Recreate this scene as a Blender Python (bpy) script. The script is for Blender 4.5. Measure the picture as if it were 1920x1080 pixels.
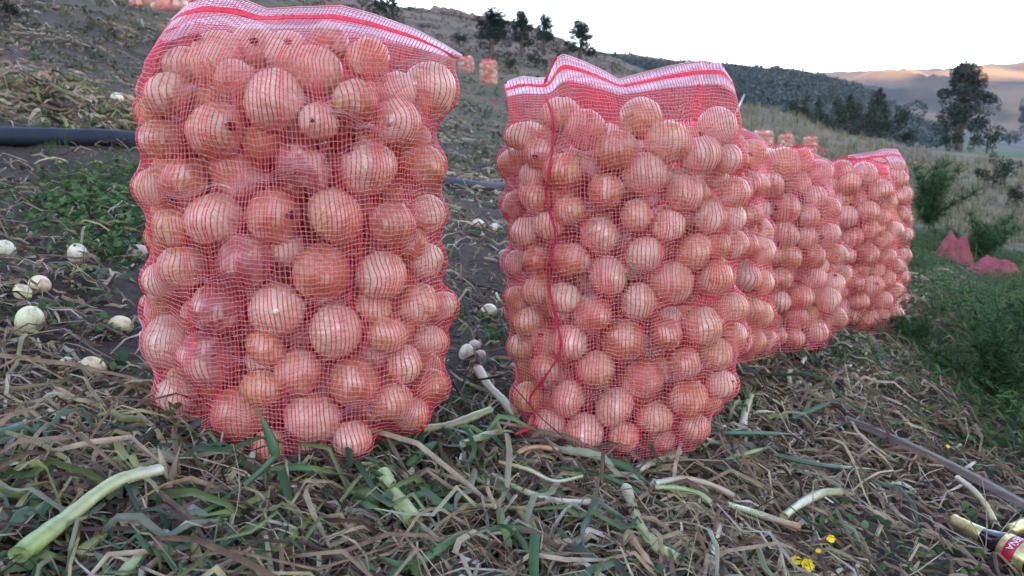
import bpy, math, random
import numpy as np
from mathutils import Vector, Matrix, Quaternion
rng = np.random.default_rng(7); random.seed(7)
for o in list(bpy.data.objects): bpy.data.objects.remove(o)
SC = bpy.context.scene
COL = SC.collection
R_ = math.radians

# ------------------------------------------------------------------ camera
CZ, PITCH, F = 0.47, R_(10.0), 1500.0
cd = bpy.data.cameras.new('camera'); cam = bpy.data.objects.new('camera', cd); COL.objects.link(cam)
cam.location = (0, 0, CZ); cam.rotation_euler = (R_(90) - PITCH, 0, 0)
cd.sensor_width = 36.0; cd.lens = 36.0 * F / 1920.0
cd.clip_start = 0.02; cd.clip_end = 30000
cd.dof.use_dof = True; cd.dof.focus_distance = 1.3; cd.dof.aperture_fstop = 9.0
SC.camera = cam

# ------------------------------------------------------------------ sky, sun, exposure
SUN_EL, SUN_AZ = R_(4.0), R_(196.0)        # azimuth measured from +Y clockwise: low sun behind the camera
w = bpy.data.worlds.new('World'); SC.world = w; w.use_nodes = True
nt = w.node_tree; nt.nodes.clear()
sky = nt.nodes.new('ShaderNodeTexSky'); sky.sky_type = 'NISHITA'; sky.sun_disc = False
sky.sun_elevation = SUN_EL; sky.sun_rotation = SUN_AZ
sky.altitude = 2800; sky.air_density = 1.0; sky.dust_density = 2.0; sky.ozone_density = 1.0
bg = nt.nodes.new('ShaderNodeBackground'); bg.inputs[1].default_value = 0.15
wo = nt.nodes.new('ShaderNodeOutputWorld')
nt.links.new(sky.outputs[0], bg.inputs[0]); nt.links.new(bg.outputs[0], wo.inputs[0])
sl = bpy.data.lights.new('sun', 'SUN'); sl.energy = 3.8; sl.angle = R_(0.5); sl.color = (1.0, 0.76, 0.46)
so = bpy.data.objects.new('sun', sl); COL.objects.link(so)
sd = Vector((math.sin(SUN_AZ) * math.cos(SUN_EL), math.cos(SUN_AZ) * math.cos(SUN_EL), math.sin(SUN_EL)))
so.rotation_euler = sd.to_track_quat('Z', 'Y').to_euler(); so.location = (0, -20, 30)
vs = SC.view_settings
vs.view_transform = 'Standard'; vs.look = 'None'; vs.exposure = 3.75; vs.gamma = 1.0; vs.use_curve_mapping = False
vs.use_white_balance = True; vs.white_balance_temperature = 7200; vs.white_balance_tint = 29   # the phone's white balance in open shade

# ------------------------------------------------------------------ picture rays -> points of the place
CP, SP = math.cos(PITCH), math.sin(PITCH)
def ray(px, py):
    a = (px - 960) / F; b = -(py - 540) / F
    return np.array([a, CP + b * SP, -SP + b * CP])
def at(px, py, Y):
    d = ray(px, py); return np.array([0, 0, CZ]) + d * (Y / d[1])

def _hash(i, j, s):
    n = (i.astype(np.int64) * 374761393 + j.astype(np.int64) * 668265263 + s * 982451653) & 0x7fffffff
    n = ((n ^ (n >> 13)) * 1274126177) & 0x7fffffff
    return ((n ^ (n >> 16)) & 0xffff) / 65535.0
def vnoise(x, y, s=0):
    x = np.asarray(x, float); y = np.asarray(y, float)
    i = np.floor(x); j = np.floor(y); u = x - i; v = y - j
    u = u * u * (3 - 2 * u); v = v * v * (3 - 2 * v)
    a = _hash(i, j, s); b = _hash(i + 1, j, s); c = _hash(i, j + 1, s); d = _hash(i + 1, j + 1, s)
    return (a * (1 - u) + b * u) * (1 - v) + (c * (1 - u) + d * u) * v - 0.5
def fbm(x, y, s=0, o=4):
    r = 0; a = 1.0
    for k in range(o):
        r = r + a * vnoise(np.asarray(x) * 2 ** k, np.asarray(y) * 2 ** k, s + k); a *= 0.5
    return r
def sstep(a, b, x):
    t = np.clip((x - a) / (b - a), 0, 1); return t * t * (3 - 2 * t)

# rows of the picture where the ground stands, per bearing and distance
TD = np.array([4, 6, 8, 12, 20, 30, 45, 65, 90, 130, 200, 300, 450, 700, 1100, 1800, 3000, 5000.])
TC = np.array([-700, 0, 480, 760, 960, 1130, 1300, 1440, 1600, 1750, 1920, 2700.])
TR = np.array([
 [80, -60, -140, -260, -380, -420, -440, -450, -450, -450, -450, -450, -450, -450, -450, -450, -450, -450],
 [215, 120, 55, -60, -160, -220, -260, -280, -280, -280, -280, -280, -280, -280, -280, -280, -280, -280],
 [306, 240, 180, 75, -10, -60, -80, -90, -90, -80, -70, -60, -50, -40, -30, -20, -10, 0],
 [370, 315, 280, 215, 140, 95, 50, 18, 12, 30, 60, 80, 90, 95, 95, 95, 95, 95],
 [412, 345, 310, 258, 170, 122, 85, 52, 36, 55, 80, 95, 100, 105, 110, 110, 110, 110],
 [450, 388, 348, 290, 215, 168, 138, 116, 106, 112, 118, 116, 120, 130, 130, 130, 130, 130],
 [480, 418, 372, 328, 265, 218, 186, 190, 195, 192, 175, 140, 128, 140, 150, 150, 148, 150],
 [500, 445, 400, 362, 300, 246, 208, 212, 225, 230, 220, 172, 137, 150, 165, 165, 155, 150],
 [530, 480, 440, 400, 350, 300, 262, 256, 260, 262, 255, 222, 166, 180, 215, 215, 158, 155],
 [560, 520, 480, 430, 380, 335, 302, 290, 286, 284, 280, 272, 250, 240, 246, 240, 152, 150],
 [594, 560, 520, 470, 410, 352, 322, 306, 299, 293, 290, 287, 284, 280, 274, 256, 140, 138],
 [690, 650, 600, 540, 460, 390, 345, 320, 308, 300, 294, 290, 286, 282, 276, 256, 130, 125]], float)
def height(x, y, fine=True):
    x = np.asarray(x, float); y = np.asarray(y, float)
    xb = np.where(np.abs(x) > 3, np.sign(x) * (3 + 9 * np.tanh((np.abs(x) - 3) / 9)), x)
    yb = np.where(y < 0, 6 * np.tanh(y / 6), y)
    zp = -0.215 - 0.2 * xb + 0.07 * yb - np.where(y < -5, np.minimum((-y - 5) * 0.06, 40), 0)
    yy = np.clip(y, 4, 5000)
    c = np.clip(960 + F * x / (np.maximum(y, 0.5) * CP), TC[0], TC[-1])
    ld = np.clip(np.interp(np.log(yy), np.log(TD), np.arange(len(TD))), 0, len(TD) - 1.001)
    lc = np.clip(np.interp(c, TC, np.arange(len(TC))), 0, len(TC) - 1.001)
    i = np.floor(lc).astype(int); j = np.floor(ld).astype(int); u = lc - i; v = ld - j
    u = u * u * (3 - 2 * u) * .6 + u * .4
    r = (TR[i, j] * (1 - u) + TR[i + 1, j] * u) * (1 - v) + (TR[i, j + 1] * (1 - u) + TR[i + 1, j + 1] * u) * v
    b = -(r - 540) / F
    zt = CZ + np.maximum(y, 0.5) * (-SP + b * CP) / (CP + b * SP)
    wgt = sstep(2.6, 4.6, y)
    z = zp * (1 - wgt) + zt * wgt
    if fine:
        near = np.clip(1.0 - (y - 4) / 10, 0, 1)
        z = z + near * (0.05 * fbm(x * 1.7, y * 1.7, 3, 3) + 0.022 * fbm(x * 9, y * 9, 11, 3))
        far = sstep(8, 30, y)
        z = z + far * np.minimum(y, 500) * 0.006 * fbm(x / (y * .06 + 1), np.log(np.maximum(y, 1)) * 14, 21, 4)
        mt = sstep(1300, 2600, y)
        z = z + mt * 130 * (0.42 - np.abs(fbm(x / 520, y / 700, 31, 4)))
    return z
def ground(px, py, h=0.0):
    d = ray(px, py)
    ys = np.geomspace(0.45, 1500, 900)
    pz = CZ + d[2] / d[1] * ys; hx = d[0] / d[1] * ys
    k = np.argmax(pz < height(hx, ys) + h)
    if k == 0: k = 899
    lo, hi = ys[k - 1], ys[k]
    for _ in range(18):
        m = .5 * (lo + hi)
        if CZ + d[2] / d[1] * m < height(d[0] / d[1] * m, m) + h: hi = m
        else: lo = m
    return np.array([0, 0, CZ]) + d / d[1] * hi

# ------------------------------------------------------------------ mesh helpers
def mesh_np(name, V, Q=None, T=None, smooth=True, col=None):
    V = np.ascontiguousarray(np.asarray(V, np.float32).reshape(-1, 3))
    loops = []; starts = []; tot = []
    n = 0
    parts = []
    if Q is not None and len(Q):
        Q = np.asarray(Q, np.int32).reshape(-1, 4); parts.append((Q, 4))
    if T is not None and len(T):
        T = np.asarray(T, np.int32).reshape(-1, 3); parts.append((T, 3))
    me = bpy.data.meshes.new(name)
    me.vertices.add(len(V)); me.vertices.foreach_set('co', V.ravel())
    for A, k in parts:
        loops.append(A.ravel()); starts.append(n + np.arange(len(A)) * k); tot.append(np.full(len(A), k)); n += len(A) * k
    L = np.concatenate(loops).astype(np.int32); S = np.concatenate(starts).astype(np.int32)
    me.loops.add(len(L)); me.loops.foreach_set('vertex_index', L)
    me.polygons.add(len(S)); me.polygons.foreach_set('loop_start', S)
    me.polygons.foreach_set('loop_total', np.concatenate(tot).astype(np.int32))
    me.polygons.foreach_set('use_smooth', np.full(len(S), bool(smooth)))
    if col is not None:
        at_ = me.color_attributes.new('Col', 'FLOAT_COLOR', 'POINT')
        c = np.ones((len(V), 4), np.float32); c[:, :3] = np.asarray(col, np.float32).reshape(-1, 3)
        at_.data.foreach_set('color', c.ravel())
    me.update(); me.validate()
    return me
def link(name, data, mat=None, parent=None, loc=None):
    o = bpy.data.objects.new(name, data); COL.objects.link(o)
    if mat is not None and data is not None:
        if len(data.materials) == 0: data.materials.append(mat)
    if parent is not None: o.parent = parent
    if loc is not None: o.location = loc
    return o
def tag(o, label=None, cat=None, group=None, kind=None):
    if label: o['label'] = label
    if cat: o['category'] = cat
    if group: o['group'] = group
    if kind: o['kind'] = kind
    return o
def grid_q(n, m, closed_n=False, closed_m=False, off=0):
    i = np.arange(n if closed_n else n - 1); j = np.arange(m if closed_m else m - 1)
    I, J = np.meshgrid(i, j, indexing='ij'); I2 = (I + 1) % n; J2 = (J + 1) % m
    return np.stack([I * m + J, I2 * m + J, I2 * m + J2, I * m + J2], -1).reshape(-1, 4) + off
def strips(P, S, N=None, closed=False):
    """n ribbons of m points: P centre, S half side vector, N lift of the middle. returns V, Q"""
    n, m = P.shape[:2]
    rows = [P - S, P + S] if N is None else [P - S, P + N, P + S]
    k = len(rows)
    V = np.stack(rows, 2).reshape(-1, 3)
    base = np.arange(n)[:, None, None, None] * (m * k)
    jj = np.arange(m if closed else m - 1); j2 = (jj + 1) % m
    kk = np.arange(k - 1)
    a = (jj[:, None] * k + kk[None, :]); b = (j2[:, None] * k + kk[None, :])
    q = np.stack([a, a + 1, b + 1, b], -1)[None]
    return V, (base + q).reshape(-1, 4)
def nrm(v): return v / np.maximum(np.linalg.norm(v, axis=-1, keepdims=True), 1e-9)
def tube(pts, rad, seg=10, cap=True, jitter=0.0, flat=1.0):
    pts = np.asarray(pts, float); n = len(pts); rad = np.broadcast_to(np.asarray(rad, float), (n,))
    t = nrm(np.gradient(pts, axis=0)); up = np.array([0.05, 0.1, 1.0])
    s = nrm(np.cross(t, up)); u = np.cross(s, t)
    a = np.linspace(0, 2 * np.pi, seg, endpoint=False)
    rr = rad[:, None] * (1 + jitter * rng.normal(size=(n, seg)))
    V = pts[:, None] + rr[..., None] * (np.cos(a)[None, :, None] * s[:, None] + flat * np.sin(a)[None, :, None] * u[:, None])
    V = V.reshape(-1, 3); Q = grid_q(n, seg, closed_m=True); T = []
    if cap:
        c0, c1 = len(V), len(V) + 1
        V = np.vstack([V, pts[0] - t[0] * rad[0] * .12, pts[-1] + t[-1] * rad[-1] * .12])
        for k in range(seg):
            T.append((c0, (k + 1) % seg, k)); T.append((c1, (n - 1) * seg + k, (n - 1) * seg + (k + 1) % seg))
    return V, Q, np.array(T).reshape(-1, 3)
def spline(ctrl, n):
    ctrl = np.asarray(ctrl, float); k = len(ctrl)
    if k == 2: return ctrl[0] + (ctrl[1] - ctrl[0]) * np.linspace(0, 1, n)[:, None]
    P = np.vstack([2 * ctrl[0] - ctrl[1], ctrl, 2 * ctrl[-1] - ctrl[-2]])
    t = np.linspace(0, k - 1 - 1e-6, n); i = t.astype(int); u = (t - i)[:, None]
    p0, p1, p2, p3 = P[i], P[i + 1], P[i + 2], P[i + 3]
    return .5 * (2 * p1 + (p2 - p0) * u + (2 * p0 - 5 * p1 + 4 * p2 - p3) * u ** 2 + (3 * p1 - p0 - 3 * p2 + p3) * u ** 3)

# ------------------------------------------------------------------ materials
def new_mat(name):
    m = bpy.data.materials.new(name); m.use_nodes = True
    n = m.node_tree.nodes; return m, n, m.node_tree.links, n['Principled BSDF']
def noise(n, l, vec, scale, detail=4, rough=.6):
    t = n.new('ShaderNodeTexNoise'); t.inputs['Scale'].default_value = scale
    t.inputs['Detail'].default_value = detail; t.inputs['Roughness'].default_value = rough
    if vec is not None: l.new(vec, t.inputs['Vector'])
    return t
def ramp(n, l, fac, stops):
    r = n.new('ShaderNodeValToRGB'); e = r.color_ramp.elements
    while len(e) < len(stops): e.new(.5)
    for k, (p, c) in enumerate(stops): e[k].position = p; e[k].color = (*c, 1)
    l.new(fac, r.inputs[0]); return r
def mix(n, l, fac, a, b, mode='MIX'):
    m = n.new('ShaderNodeMix'); m.data_type = 'RGBA'; m.blend_type = mode
    for v, s in ((fac, m.inputs[0]), (a, m.inputs[6]), (b, m.inputs[7])):
        if isinstance(v, (int, float)): s.default_value = v
        elif isinstance(v, tuple): s.default_value = (*v, 1)
        else: l.new(v, s)
    return m.outputs[2]
def bump(n, l, b, h, strength, dist=0.01):
    k = n.new('ShaderNodeBump'); k.inputs['Strength'].default_value = strength; k.inputs['Distance'].default_value = dist
    l.new(h, k.inputs['Height']); l.new(k.outputs[0], b.inputs['Normal'])
def attr_mat(name, rough=.8, nscale=60, namt=.35, transl=0.0, spec=.25, bstr=0.0):
    """colour of each piece from its own colour attribute, broken up by noise"""
    m, n, l, b = new_mat(name)
    a = n.new('ShaderNodeVertexColor'); a.layer_name = 'Col'
    g = n.new('ShaderNodeNewGeometry')
    t = noise(n, l, g.outputs['Position'], nscale, 3)
    r = ramp(n, l, t.outputs[0], [(.3, (1 - namt,) * 3), (.7, (1 + namt * .6,) * 3)])
    c = mix(n, l, 1.0, a.outputs[0], r.outputs[0], 'MULTIPLY')
    l.new(c, b.inputs['Base Color']); b.inputs['Roughness'].default_value = rough
    b.inputs['Specular IOR Level'].default_value = spec
    if bstr: bump(n, l, b, t.outputs[0], bstr)
    if transl:
        tr = n.new('ShaderNodeBsdfTranslucent'); l.new(c, tr.inputs[0])
        ms = n.new('ShaderNodeMixShader'); ms.inputs[0].default_value = transl
        l.new(b.outputs[0], ms.inputs[1]); l.new(tr.outputs[0], ms.inputs[2])
        l.new(ms.outputs[0], n['Material Output'].inputs[0])
    return m
def plain(name, c, rough=.6, nscale=30, namt=.2, metal=0, spec=.4, bstr=0, transl=0):
    m, n, l, b = new_mat(name)
    tc = n.new('ShaderNodeTexCoord'); t = noise(n, l, tc.outputs['Object'], nscale, 4)
    r = ramp(n, l, t.outputs[0], [(.3, tuple(x * (1 - namt) for x in c)), (.7, tuple(min(1, x * (1 + namt)) for x in c))])
    l.new(r.outputs[0], b.inputs['Base Color']); b.inputs['Roughness'].default_value = rough
    b.inputs['Metallic'].default_value = metal; b.inputs['Specular IOR Level'].default_value = spec
    if bstr: bump(n, l, b, t.outputs[0], bstr)
    if transl:
        tr = n.new('ShaderNodeBsdfTranslucent'); l.new(r.outputs[0], tr.inputs[0])
        ms = n.new('ShaderNodeMixShader'); ms.inputs[0].default_value = transl
        l.new(b.outputs[0], ms.inputs[1]); l.new(tr.outputs[0], ms.inputs[2])
        l.new(ms.outputs[0], n['Material Output'].inputs[0])
    return m
def onion_mat(name):
    m, n, l, b = new_mat(name)
    tc = n.new('ShaderNodeTexCoord'); oi = n.new('ShaderNodeObjectInfo')
    sx = n.new('ShaderNodeSeparateXYZ'); l.new(tc.outputs['Object'], sx.inputs[0])
    # unit direction round the bulb so streaks run from root to neck
    cx = n.new('ShaderNodeCombineXYZ'); l.new(sx.outputs[0], cx.inputs[0]); l.new(sx.outputs[1], cx.inputs[1])
    nv = n.new('ShaderNodeVectorMath'); nv.operation = 'NORMALIZE'; l.new(cx.outputs[0], nv.inputs[0])
    zz = n.new('ShaderNodeMath'); zz.operation = 'MULTIPLY'; zz.inputs[1].default_value = .25; l.new(sx.outputs[2], zz.inputs[0])
    rr = n.new('ShaderNodeMath'); rr.operation = 'MULTIPLY'; rr.inputs[1].default_value = 37.0; l.new(oi.outputs['Random'], rr.inputs[0])
    za = n.new('ShaderNodeMath'); za.operation = 'ADD'; l.new(zz.outputs[0], za.inputs[0]); l.new(rr.outputs[0], za.inputs[1])
    c2 = n.new('ShaderNodeCombineXYZ'); sp = n.new('ShaderNodeSeparateXYZ'); l.new(nv.outputs[0], sp.inputs[0])
    l.new(sp.outputs[0], c2.inputs[0]); l.new(sp.outputs[1], c2.inputs[1]); l.new(za.outputs[0], c2.inputs[2])
    streak = noise(n, l, c2.outputs[0], 7.0, 6, .7)
    fine = noise(n, l, c2.outputs[0], 26.0, 3, .6)
    add = n.new('ShaderNodeVectorMath'); l.new(tc.outputs['Object'], add.inputs[0])
    cr = n.new('ShaderNodeCombineXYZ'); l.new(rr.outputs[0], cr.inputs[0]); l.new(cr.outputs[0], add.inputs[1])
    patch = noise(n, l, add.outputs[0], 1.3, 3, .55)
    base = mix(n, l, 1.0, oi.outputs['Color'], ramp(n, l, streak.outputs[0], [(.30, (.5, .36, .26)), (.5, (.92, .84, .76)), (.68, (1.25, 1.3, 1.35))]).outputs[0], 'MULTIPLY')
    base = mix(n, l, ramp(n, l, patch.outputs[0], [(.49, (0, 0, 0)), (.64, (.8, .8, .8))]).outputs[0], base, (.74, .62, .46))
    base = mix(n, l, ramp(n, l, patch.outputs[0], [(.30, (.6, .6, .6)), (.42, (0, 0, 0))]).outputs[0], base, (.40, .17, .075))
    base = mix(n, l, .35, base, ramp(n, l, fine.outputs[0], [(.35, (.45, .33, .25)), (.65, (1.2, 1.2, 1.2))]).outputs[0], 'MULTIPLY')
    l.new(base, b.inputs['Base Color'])
    b.inputs['Roughness'].default_value = .36; b.inputs['Specular IOR Level'].default_value = .6
    b.inputs['Coat Weight'].default_value = .45; b.inputs['Coat Roughness'].default_value = .3
    bump(n, l, b, fine.outputs[0], .18, .05)
    return m
def peeled_mat(name):
    m, n, l, b = new_mat(name)
    tc = n.new('ShaderNodeTexCoord'); oi = n.new('ShaderNodeObjectInfo'); mp = n.new('ShaderNodeMapping'); mp.inputs['Scale'].default_value = (6, 6, .7)
    l.new(tc.outputs['Object'], mp.inputs[0]); t = noise(n, l, mp.outputs[0], 1.2, 4, .6); t2 = noise(n, l, tc.outputs['Object'], 1.1, 3, .6)
    c = mix(n, l, 1.0, oi.outputs['Color'], ramp(n, l, t.outputs[0], [(.3, (.8, .82, .72)), (.7, (1.12, 1.1, 1.08))]).outputs[0], 'MULTIPLY')
    c = mix(n, l, ramp(n, l, t2.outputs[0], [(.50, (0, 0, 0)), (.66, (.8, .8, .8))]).outputs[0], c, (.36, .23, .13))
    l.new(c, b.inputs['Base Color']); b.inputs['Roughness'].default_value = .4; b.inputs['Subsurface Weight'].default_value = .0
    return m
M = {}
M['onion'] = onion_mat('onion skin')
M['peeled'] = peeled_mat('peeled onion')
M['root'] = plain('dry root', (.05, .035, .03), .9, 40, .4)
M['warp'] = plain('red net thread', (.78, .032, .055), .42, 20, .15, transl=.18)
M['weft'] = plain('pale net thread', (.74, .40, .42), .42, 20, .12, transl=.2)
M['hemw'] = plain('white hem thread', (.82, .72, .80), .45, 20, .1, transl=.25)
M['stripe'] = plain('red hem stripe', (.78, .03, .05), .45, 200, .25, bstr=.3)
M['fade'] = plain('faded net', (.44, .10, .12), .7, 8, .3, transl=.2)
M['cord'] = plain('red seam cord', (.55, .015, .05), .55, 200, .3, bstr=.5)
M['straw'] = attr_mat('dry leaf', .75, 45, .4, .15)
M['leaf'] = attr_mat('green leaf', .45, 35, .3, .15, .45)
M['weed'] = attr_mat('weed leaf', .75, 35, .3, .2, .12)
M['stalk'] = attr_mat('onion stalk', .42, 50, .22, 0, .5, .15)
M['foliage'] = attr_mat('tree foliage', .8, .6, .35, .1)
M['bark'] = plain('bark', (.12, .09, .07), .9, 6, .4, bstr=.4)
M['far_onion'] = attr_mat('distant onions', .5, 60, .3)

# ------------------------------------------------------------------ ground: one sheet out to the mountains
ys = [-1400, -900, -500, -250, -120, -60, -30, -16, -9, -5.5, -3.5, -2.4, -1.6, -1.0, -.6, -.25, 0.0, .2, .36]
y = .48
while y < 5200:
    ys.append(y); y += max(.02, .0185 * y)
ys = np.array(ys); NC = 380
s = np.linspace(-1, 1, NC); s = .72 * s + .28 * s ** 3
W_ = np.where(ys > 0, 1.25 * ys + 2.4, 2.4 - 1.4 * ys)
GX = s[None, :] * W_[:, None]; GY = np.broadcast_to(ys[:, None], GX.shape).copy()
GZ = height(GX, GY)
gp = 960 + F * GX / np.maximum(GY, .5)
def lerp(a, b, t): return np.asarray(a) * (1 - t[..., None]) + np.asarray(b) * t[..., None]
n1 = fbm(GX * .9, GY * .9, 51, 4); n2 = fbm(GX / (GY * .05 + .5), np.log(np.maximum(GY, .4)) * 18, 61, 4)
gc = lerp((.055, .043, .038), (.095, .075, .06), np.clip(.5 + n1 * 1.4, 0, 1))
dry = lerp((.14, .105, .07), (.065, .075, .036), np.clip(.45 + n2 * 1.5, 0, 1))
gc = lerp(gc, dry, sstep(7, 16, GY))
tan = lerp((.155, .125, .08), (.085, .082, .045), np.clip(.4 + n2 * 1.6, 0, 1))
gc = lerp(gc, tan, sstep(9, 18, GY) * sstep(1250, 1450, gp))
brown = lerp((.18, .118, .09), (.095, .08, .052), np.clip(.4 + n2 * 1.8, 0, 1))
gc = lerp(gc, brown, sstep(26, 42, GY) * (1 - sstep(1180, 1300, gp)))
wood = lerp((.045, .058, .05), (.10, .085, .068), np.clip(.25 + n2 * 1.6, 0, 1))  # wooded ground lightened too, making up in colour for the thin haze
gc = lerp(gc, wood, sstep(75, 110, GY) * sstep(1130, 1200, gp) * (1 - sstep(1660, 1760, gp)))
field = lerp((.05, .095, .04), (.075, .10, .045), np.clip(.5 + n2, 0, 1))
gc = lerp(gc, field, sstep(85, 120, GY) * sstep(1690, 1790, gp) * (1 - sstep(230, 330, GY)))
gc = lerp(gc, wood * 1.3, sstep(260, 360, GY))
mtn = lerp((.20, .135, .085), (.06, .055, .045), np.clip(.42 + 1.6 * fbm(GX / 160, GY / 210, 71, 4), 0, 1))
gc = lerp(gc, mtn, sstep(1300, 1900, GY))
gd = GX - np.interp(GY, [.8, 1.2, 1.6, 2.0, 2.5, 3.0, 3.6, 6, 12], [-.9, -.3, .25, .46, .85, 1.28, 1.6, 2.6, 5])
gc = lerp(gc, np.array((.030, .042, .024)), .85 * sstep(.5, .9, gd) * sstep(1.8, 2.6, GY) * (1 - sstep(8, 12, GY)))
V = np.stack([GX, GY, GZ], -1).reshape(-1, 3)
gm, gn, gl, gb = new_mat('soil and hillside')
ga = gn.new('ShaderNodeVertexColor'); ga.layer_name = 'Col'; gg = gn.new('ShaderNodeNewGeometry')
t1 = noise(gn, gl, gg.outputs['Position'], 55, 6, .7); t2 = noise(gn, gl, gg.outputs['Position'], 3.0, 5, .65)
cc = mix(gn, gl, 1.0, ga.outputs[0], ramp(gn, gl, t1.outputs[0], [(.3, (.5, .5, .52)), (.7, (1.5, 1.45, 1.4))]).outputs[0], 'MULTIPLY')
cc = mix(gn, gl, 1.0, cc, ramp(gn, gl, t2.outputs[0], [(.3, (.75, .75, .78)), (.7, (1.25, 1.22, 1.2))]).outputs[0], 'MULTIPLY')
gl.new(cc, gb.inputs['Base Color']); gb.inputs['Roughness'].default_value = .95; gb.inputs['Specular IOR Level'].default_value = .15
bump(gn, gl, gb, t1.outputs[0], .9, .02)
gro = link('ground', mesh_np('ground', V, grid_q(len(ys), NC), col=gc.reshape(-1, 3)), gm)
tag(gro, kind='structure')
# the mountain behind the photographer, whose shadow fills the valley
hx = np.linspace(-8000, 8000, 120); hy = np.array([-5200, -4300, -3600, -3250, -3080, -3000, -2930, -2750, -2300, -1300])
hp = np.array([0, 150, 420, 600, 664, 686, 655, 540, 250, -60.])
HX, HY = np.meshgrid(hx, hy, indexing='ij')
HZ = hp[None, :] + 35 * fbm(HX / 900, HY / 900, 81, 4) * (hp[None, :] > 0) - 40
hm = plain('mountain scrub', (.09, .085, .055), .95, .01, .4)
hill = link('mountain', mesh_np('mountain', np.stack([HX, HY, HZ], -1), grid_q(len(hx), len(hy))), hm)
tag(hill, kind='structure')

# ------------------------------------------------------------------ onions
def onion_mesh(name, nu=28, seed=0, squash=1.0, neck=.16):
    r = np.random.default_rng(seed)
    prof = [(0, -.93), (.10, -.95), (.20, -.955), (.42, -.88), (.66, -.71), (.86, -.46), (.97, -.17), (1.0, .08), (.96, .32), (.84, .55), (.66, .74), (.46, .86), (.29, .93), (.18, .97), (.12, 1.01), (.10, 1.02 + neck), (.0, 1.03 + neck)]
    prof = np.array(prof); prof[:, 1] *= squash
    a = np.linspace(0, 2 * np.pi, nu, endpoint=False)
    lob = 1 + .025 * np.sin(a * 2 + r.uniform(0, 6)) + .015 * np.sin(a * 3 + r.uniform(0, 6)) + .008 * np.sin(a * 9)
    V = np.stack([prof[:, None, 0] * lob * np.cos(a), prof[:, None, 0] * lob * np.sin(a), np.broadcast_to(prof[:, None, 1], (len(prof), nu))], -1)
    V[-5:, :, 0] += np.linspace(0, .12, 5)[:, None] * r.normal()
    V[-5:, :, 1] += np.linspace(0, .12, 5)[:, None] * r.normal()
    return mesh_np(name, V, grid_q(len(prof), nu, closed_m=True)[:, ::-1])
ONI = [onion_mesh('onion', 28, k, .88 + .035 * k, .03 + .012 * k) for k in range(5)]
for m_ in ONI: m_.materials.append(M['onion'])
ONP = onion_mesh('peeled_onion', 28, 4, 1.0, .06); ONP.materials.append(M['peeled'])
ONL = onion_mesh('onion_small', 12, 9, .95, .05); ONL.materials.append(M['onion'])
def root_mesh():
    Vs, Qs, off = [], [], 0
    for k in range(22):
        a = random.uniform(0, 6.28); e = random.uniform(.02, .17); L = random.uniform(.06, .16)
        p0 = np.array([e * math.cos(a), e * math.sin(a), -.93]); d = np.array([math.cos(a) * .8, math.sin(a) * .8, -.55]) * L
        P = np.stack([p0, p0 + d * .5, p0 + d + np.array([0, 0, .04])])
        v, q, t = tube(P, [.022, .018, .008], 4, cap=False); Vs.append(v); Qs.append(q + off); off += len(v)
    a = np.linspace(0, 6.283, 10, endpoint=False)
    v = np.concatenate([np.stack([.16 * np.cos(a), .16 * np.sin(a), np.full(10, -.955)], -1), np.stack([.02 * np.cos(a), .02 * np.sin(a), np.full(10, -.985)], -1)])
    Vs.append(v); Qs.append(grid_q(2, 10, closed_m=True) + off)
    return mesh_np('roots', np.vstack(Vs), np.vstack(Qs))
ROOT = root_mesh(); ROOT.materials.append(M['root'])
def rand_quat(r):
    q = r.normal(size=4); q /= np.linalg.norm(q); return Quaternion(q)
PAL = [(.60, .36, .18), (.66, .48, .29), (.72, .60, .44), (.52, .27, .13), (.76, .66, .50), (.62, .43, .19), (.57, .32, .18)]
PURPLE = (.34, .16, .14)
def place_onion(p, R, color, quat, label, group=None, roots=True, name='onion', k=None):
    o = link(name, ONI[random.randrange(5) if k is None else k])
    o.location = p; o.scale = (R, R * random.uniform(.88, 1), R * random.uniform(.84, 1.0)); o.rotation_mode = 'QUATERNION'; o.rotation_quaternion = quat
    c = np.clip(np.array(color) * random.uniform(.88, 1.12), 0, 1); o.color = (*c, 1)
    tag(o, label, 'onion', group)
    if roots and random.random() < .4: link('roots', ROOT, None, o)
    return o
ORD = ['first', 'second', 'third', 'fourth', 'fifth', 'sixth', 'seventh', 'eighth', 'ninth', 'tenth', 'eleventh', 'twelfth', 'thirteenth', 'fourteenth', 'fifteenth', 'sixteenth']

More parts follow.
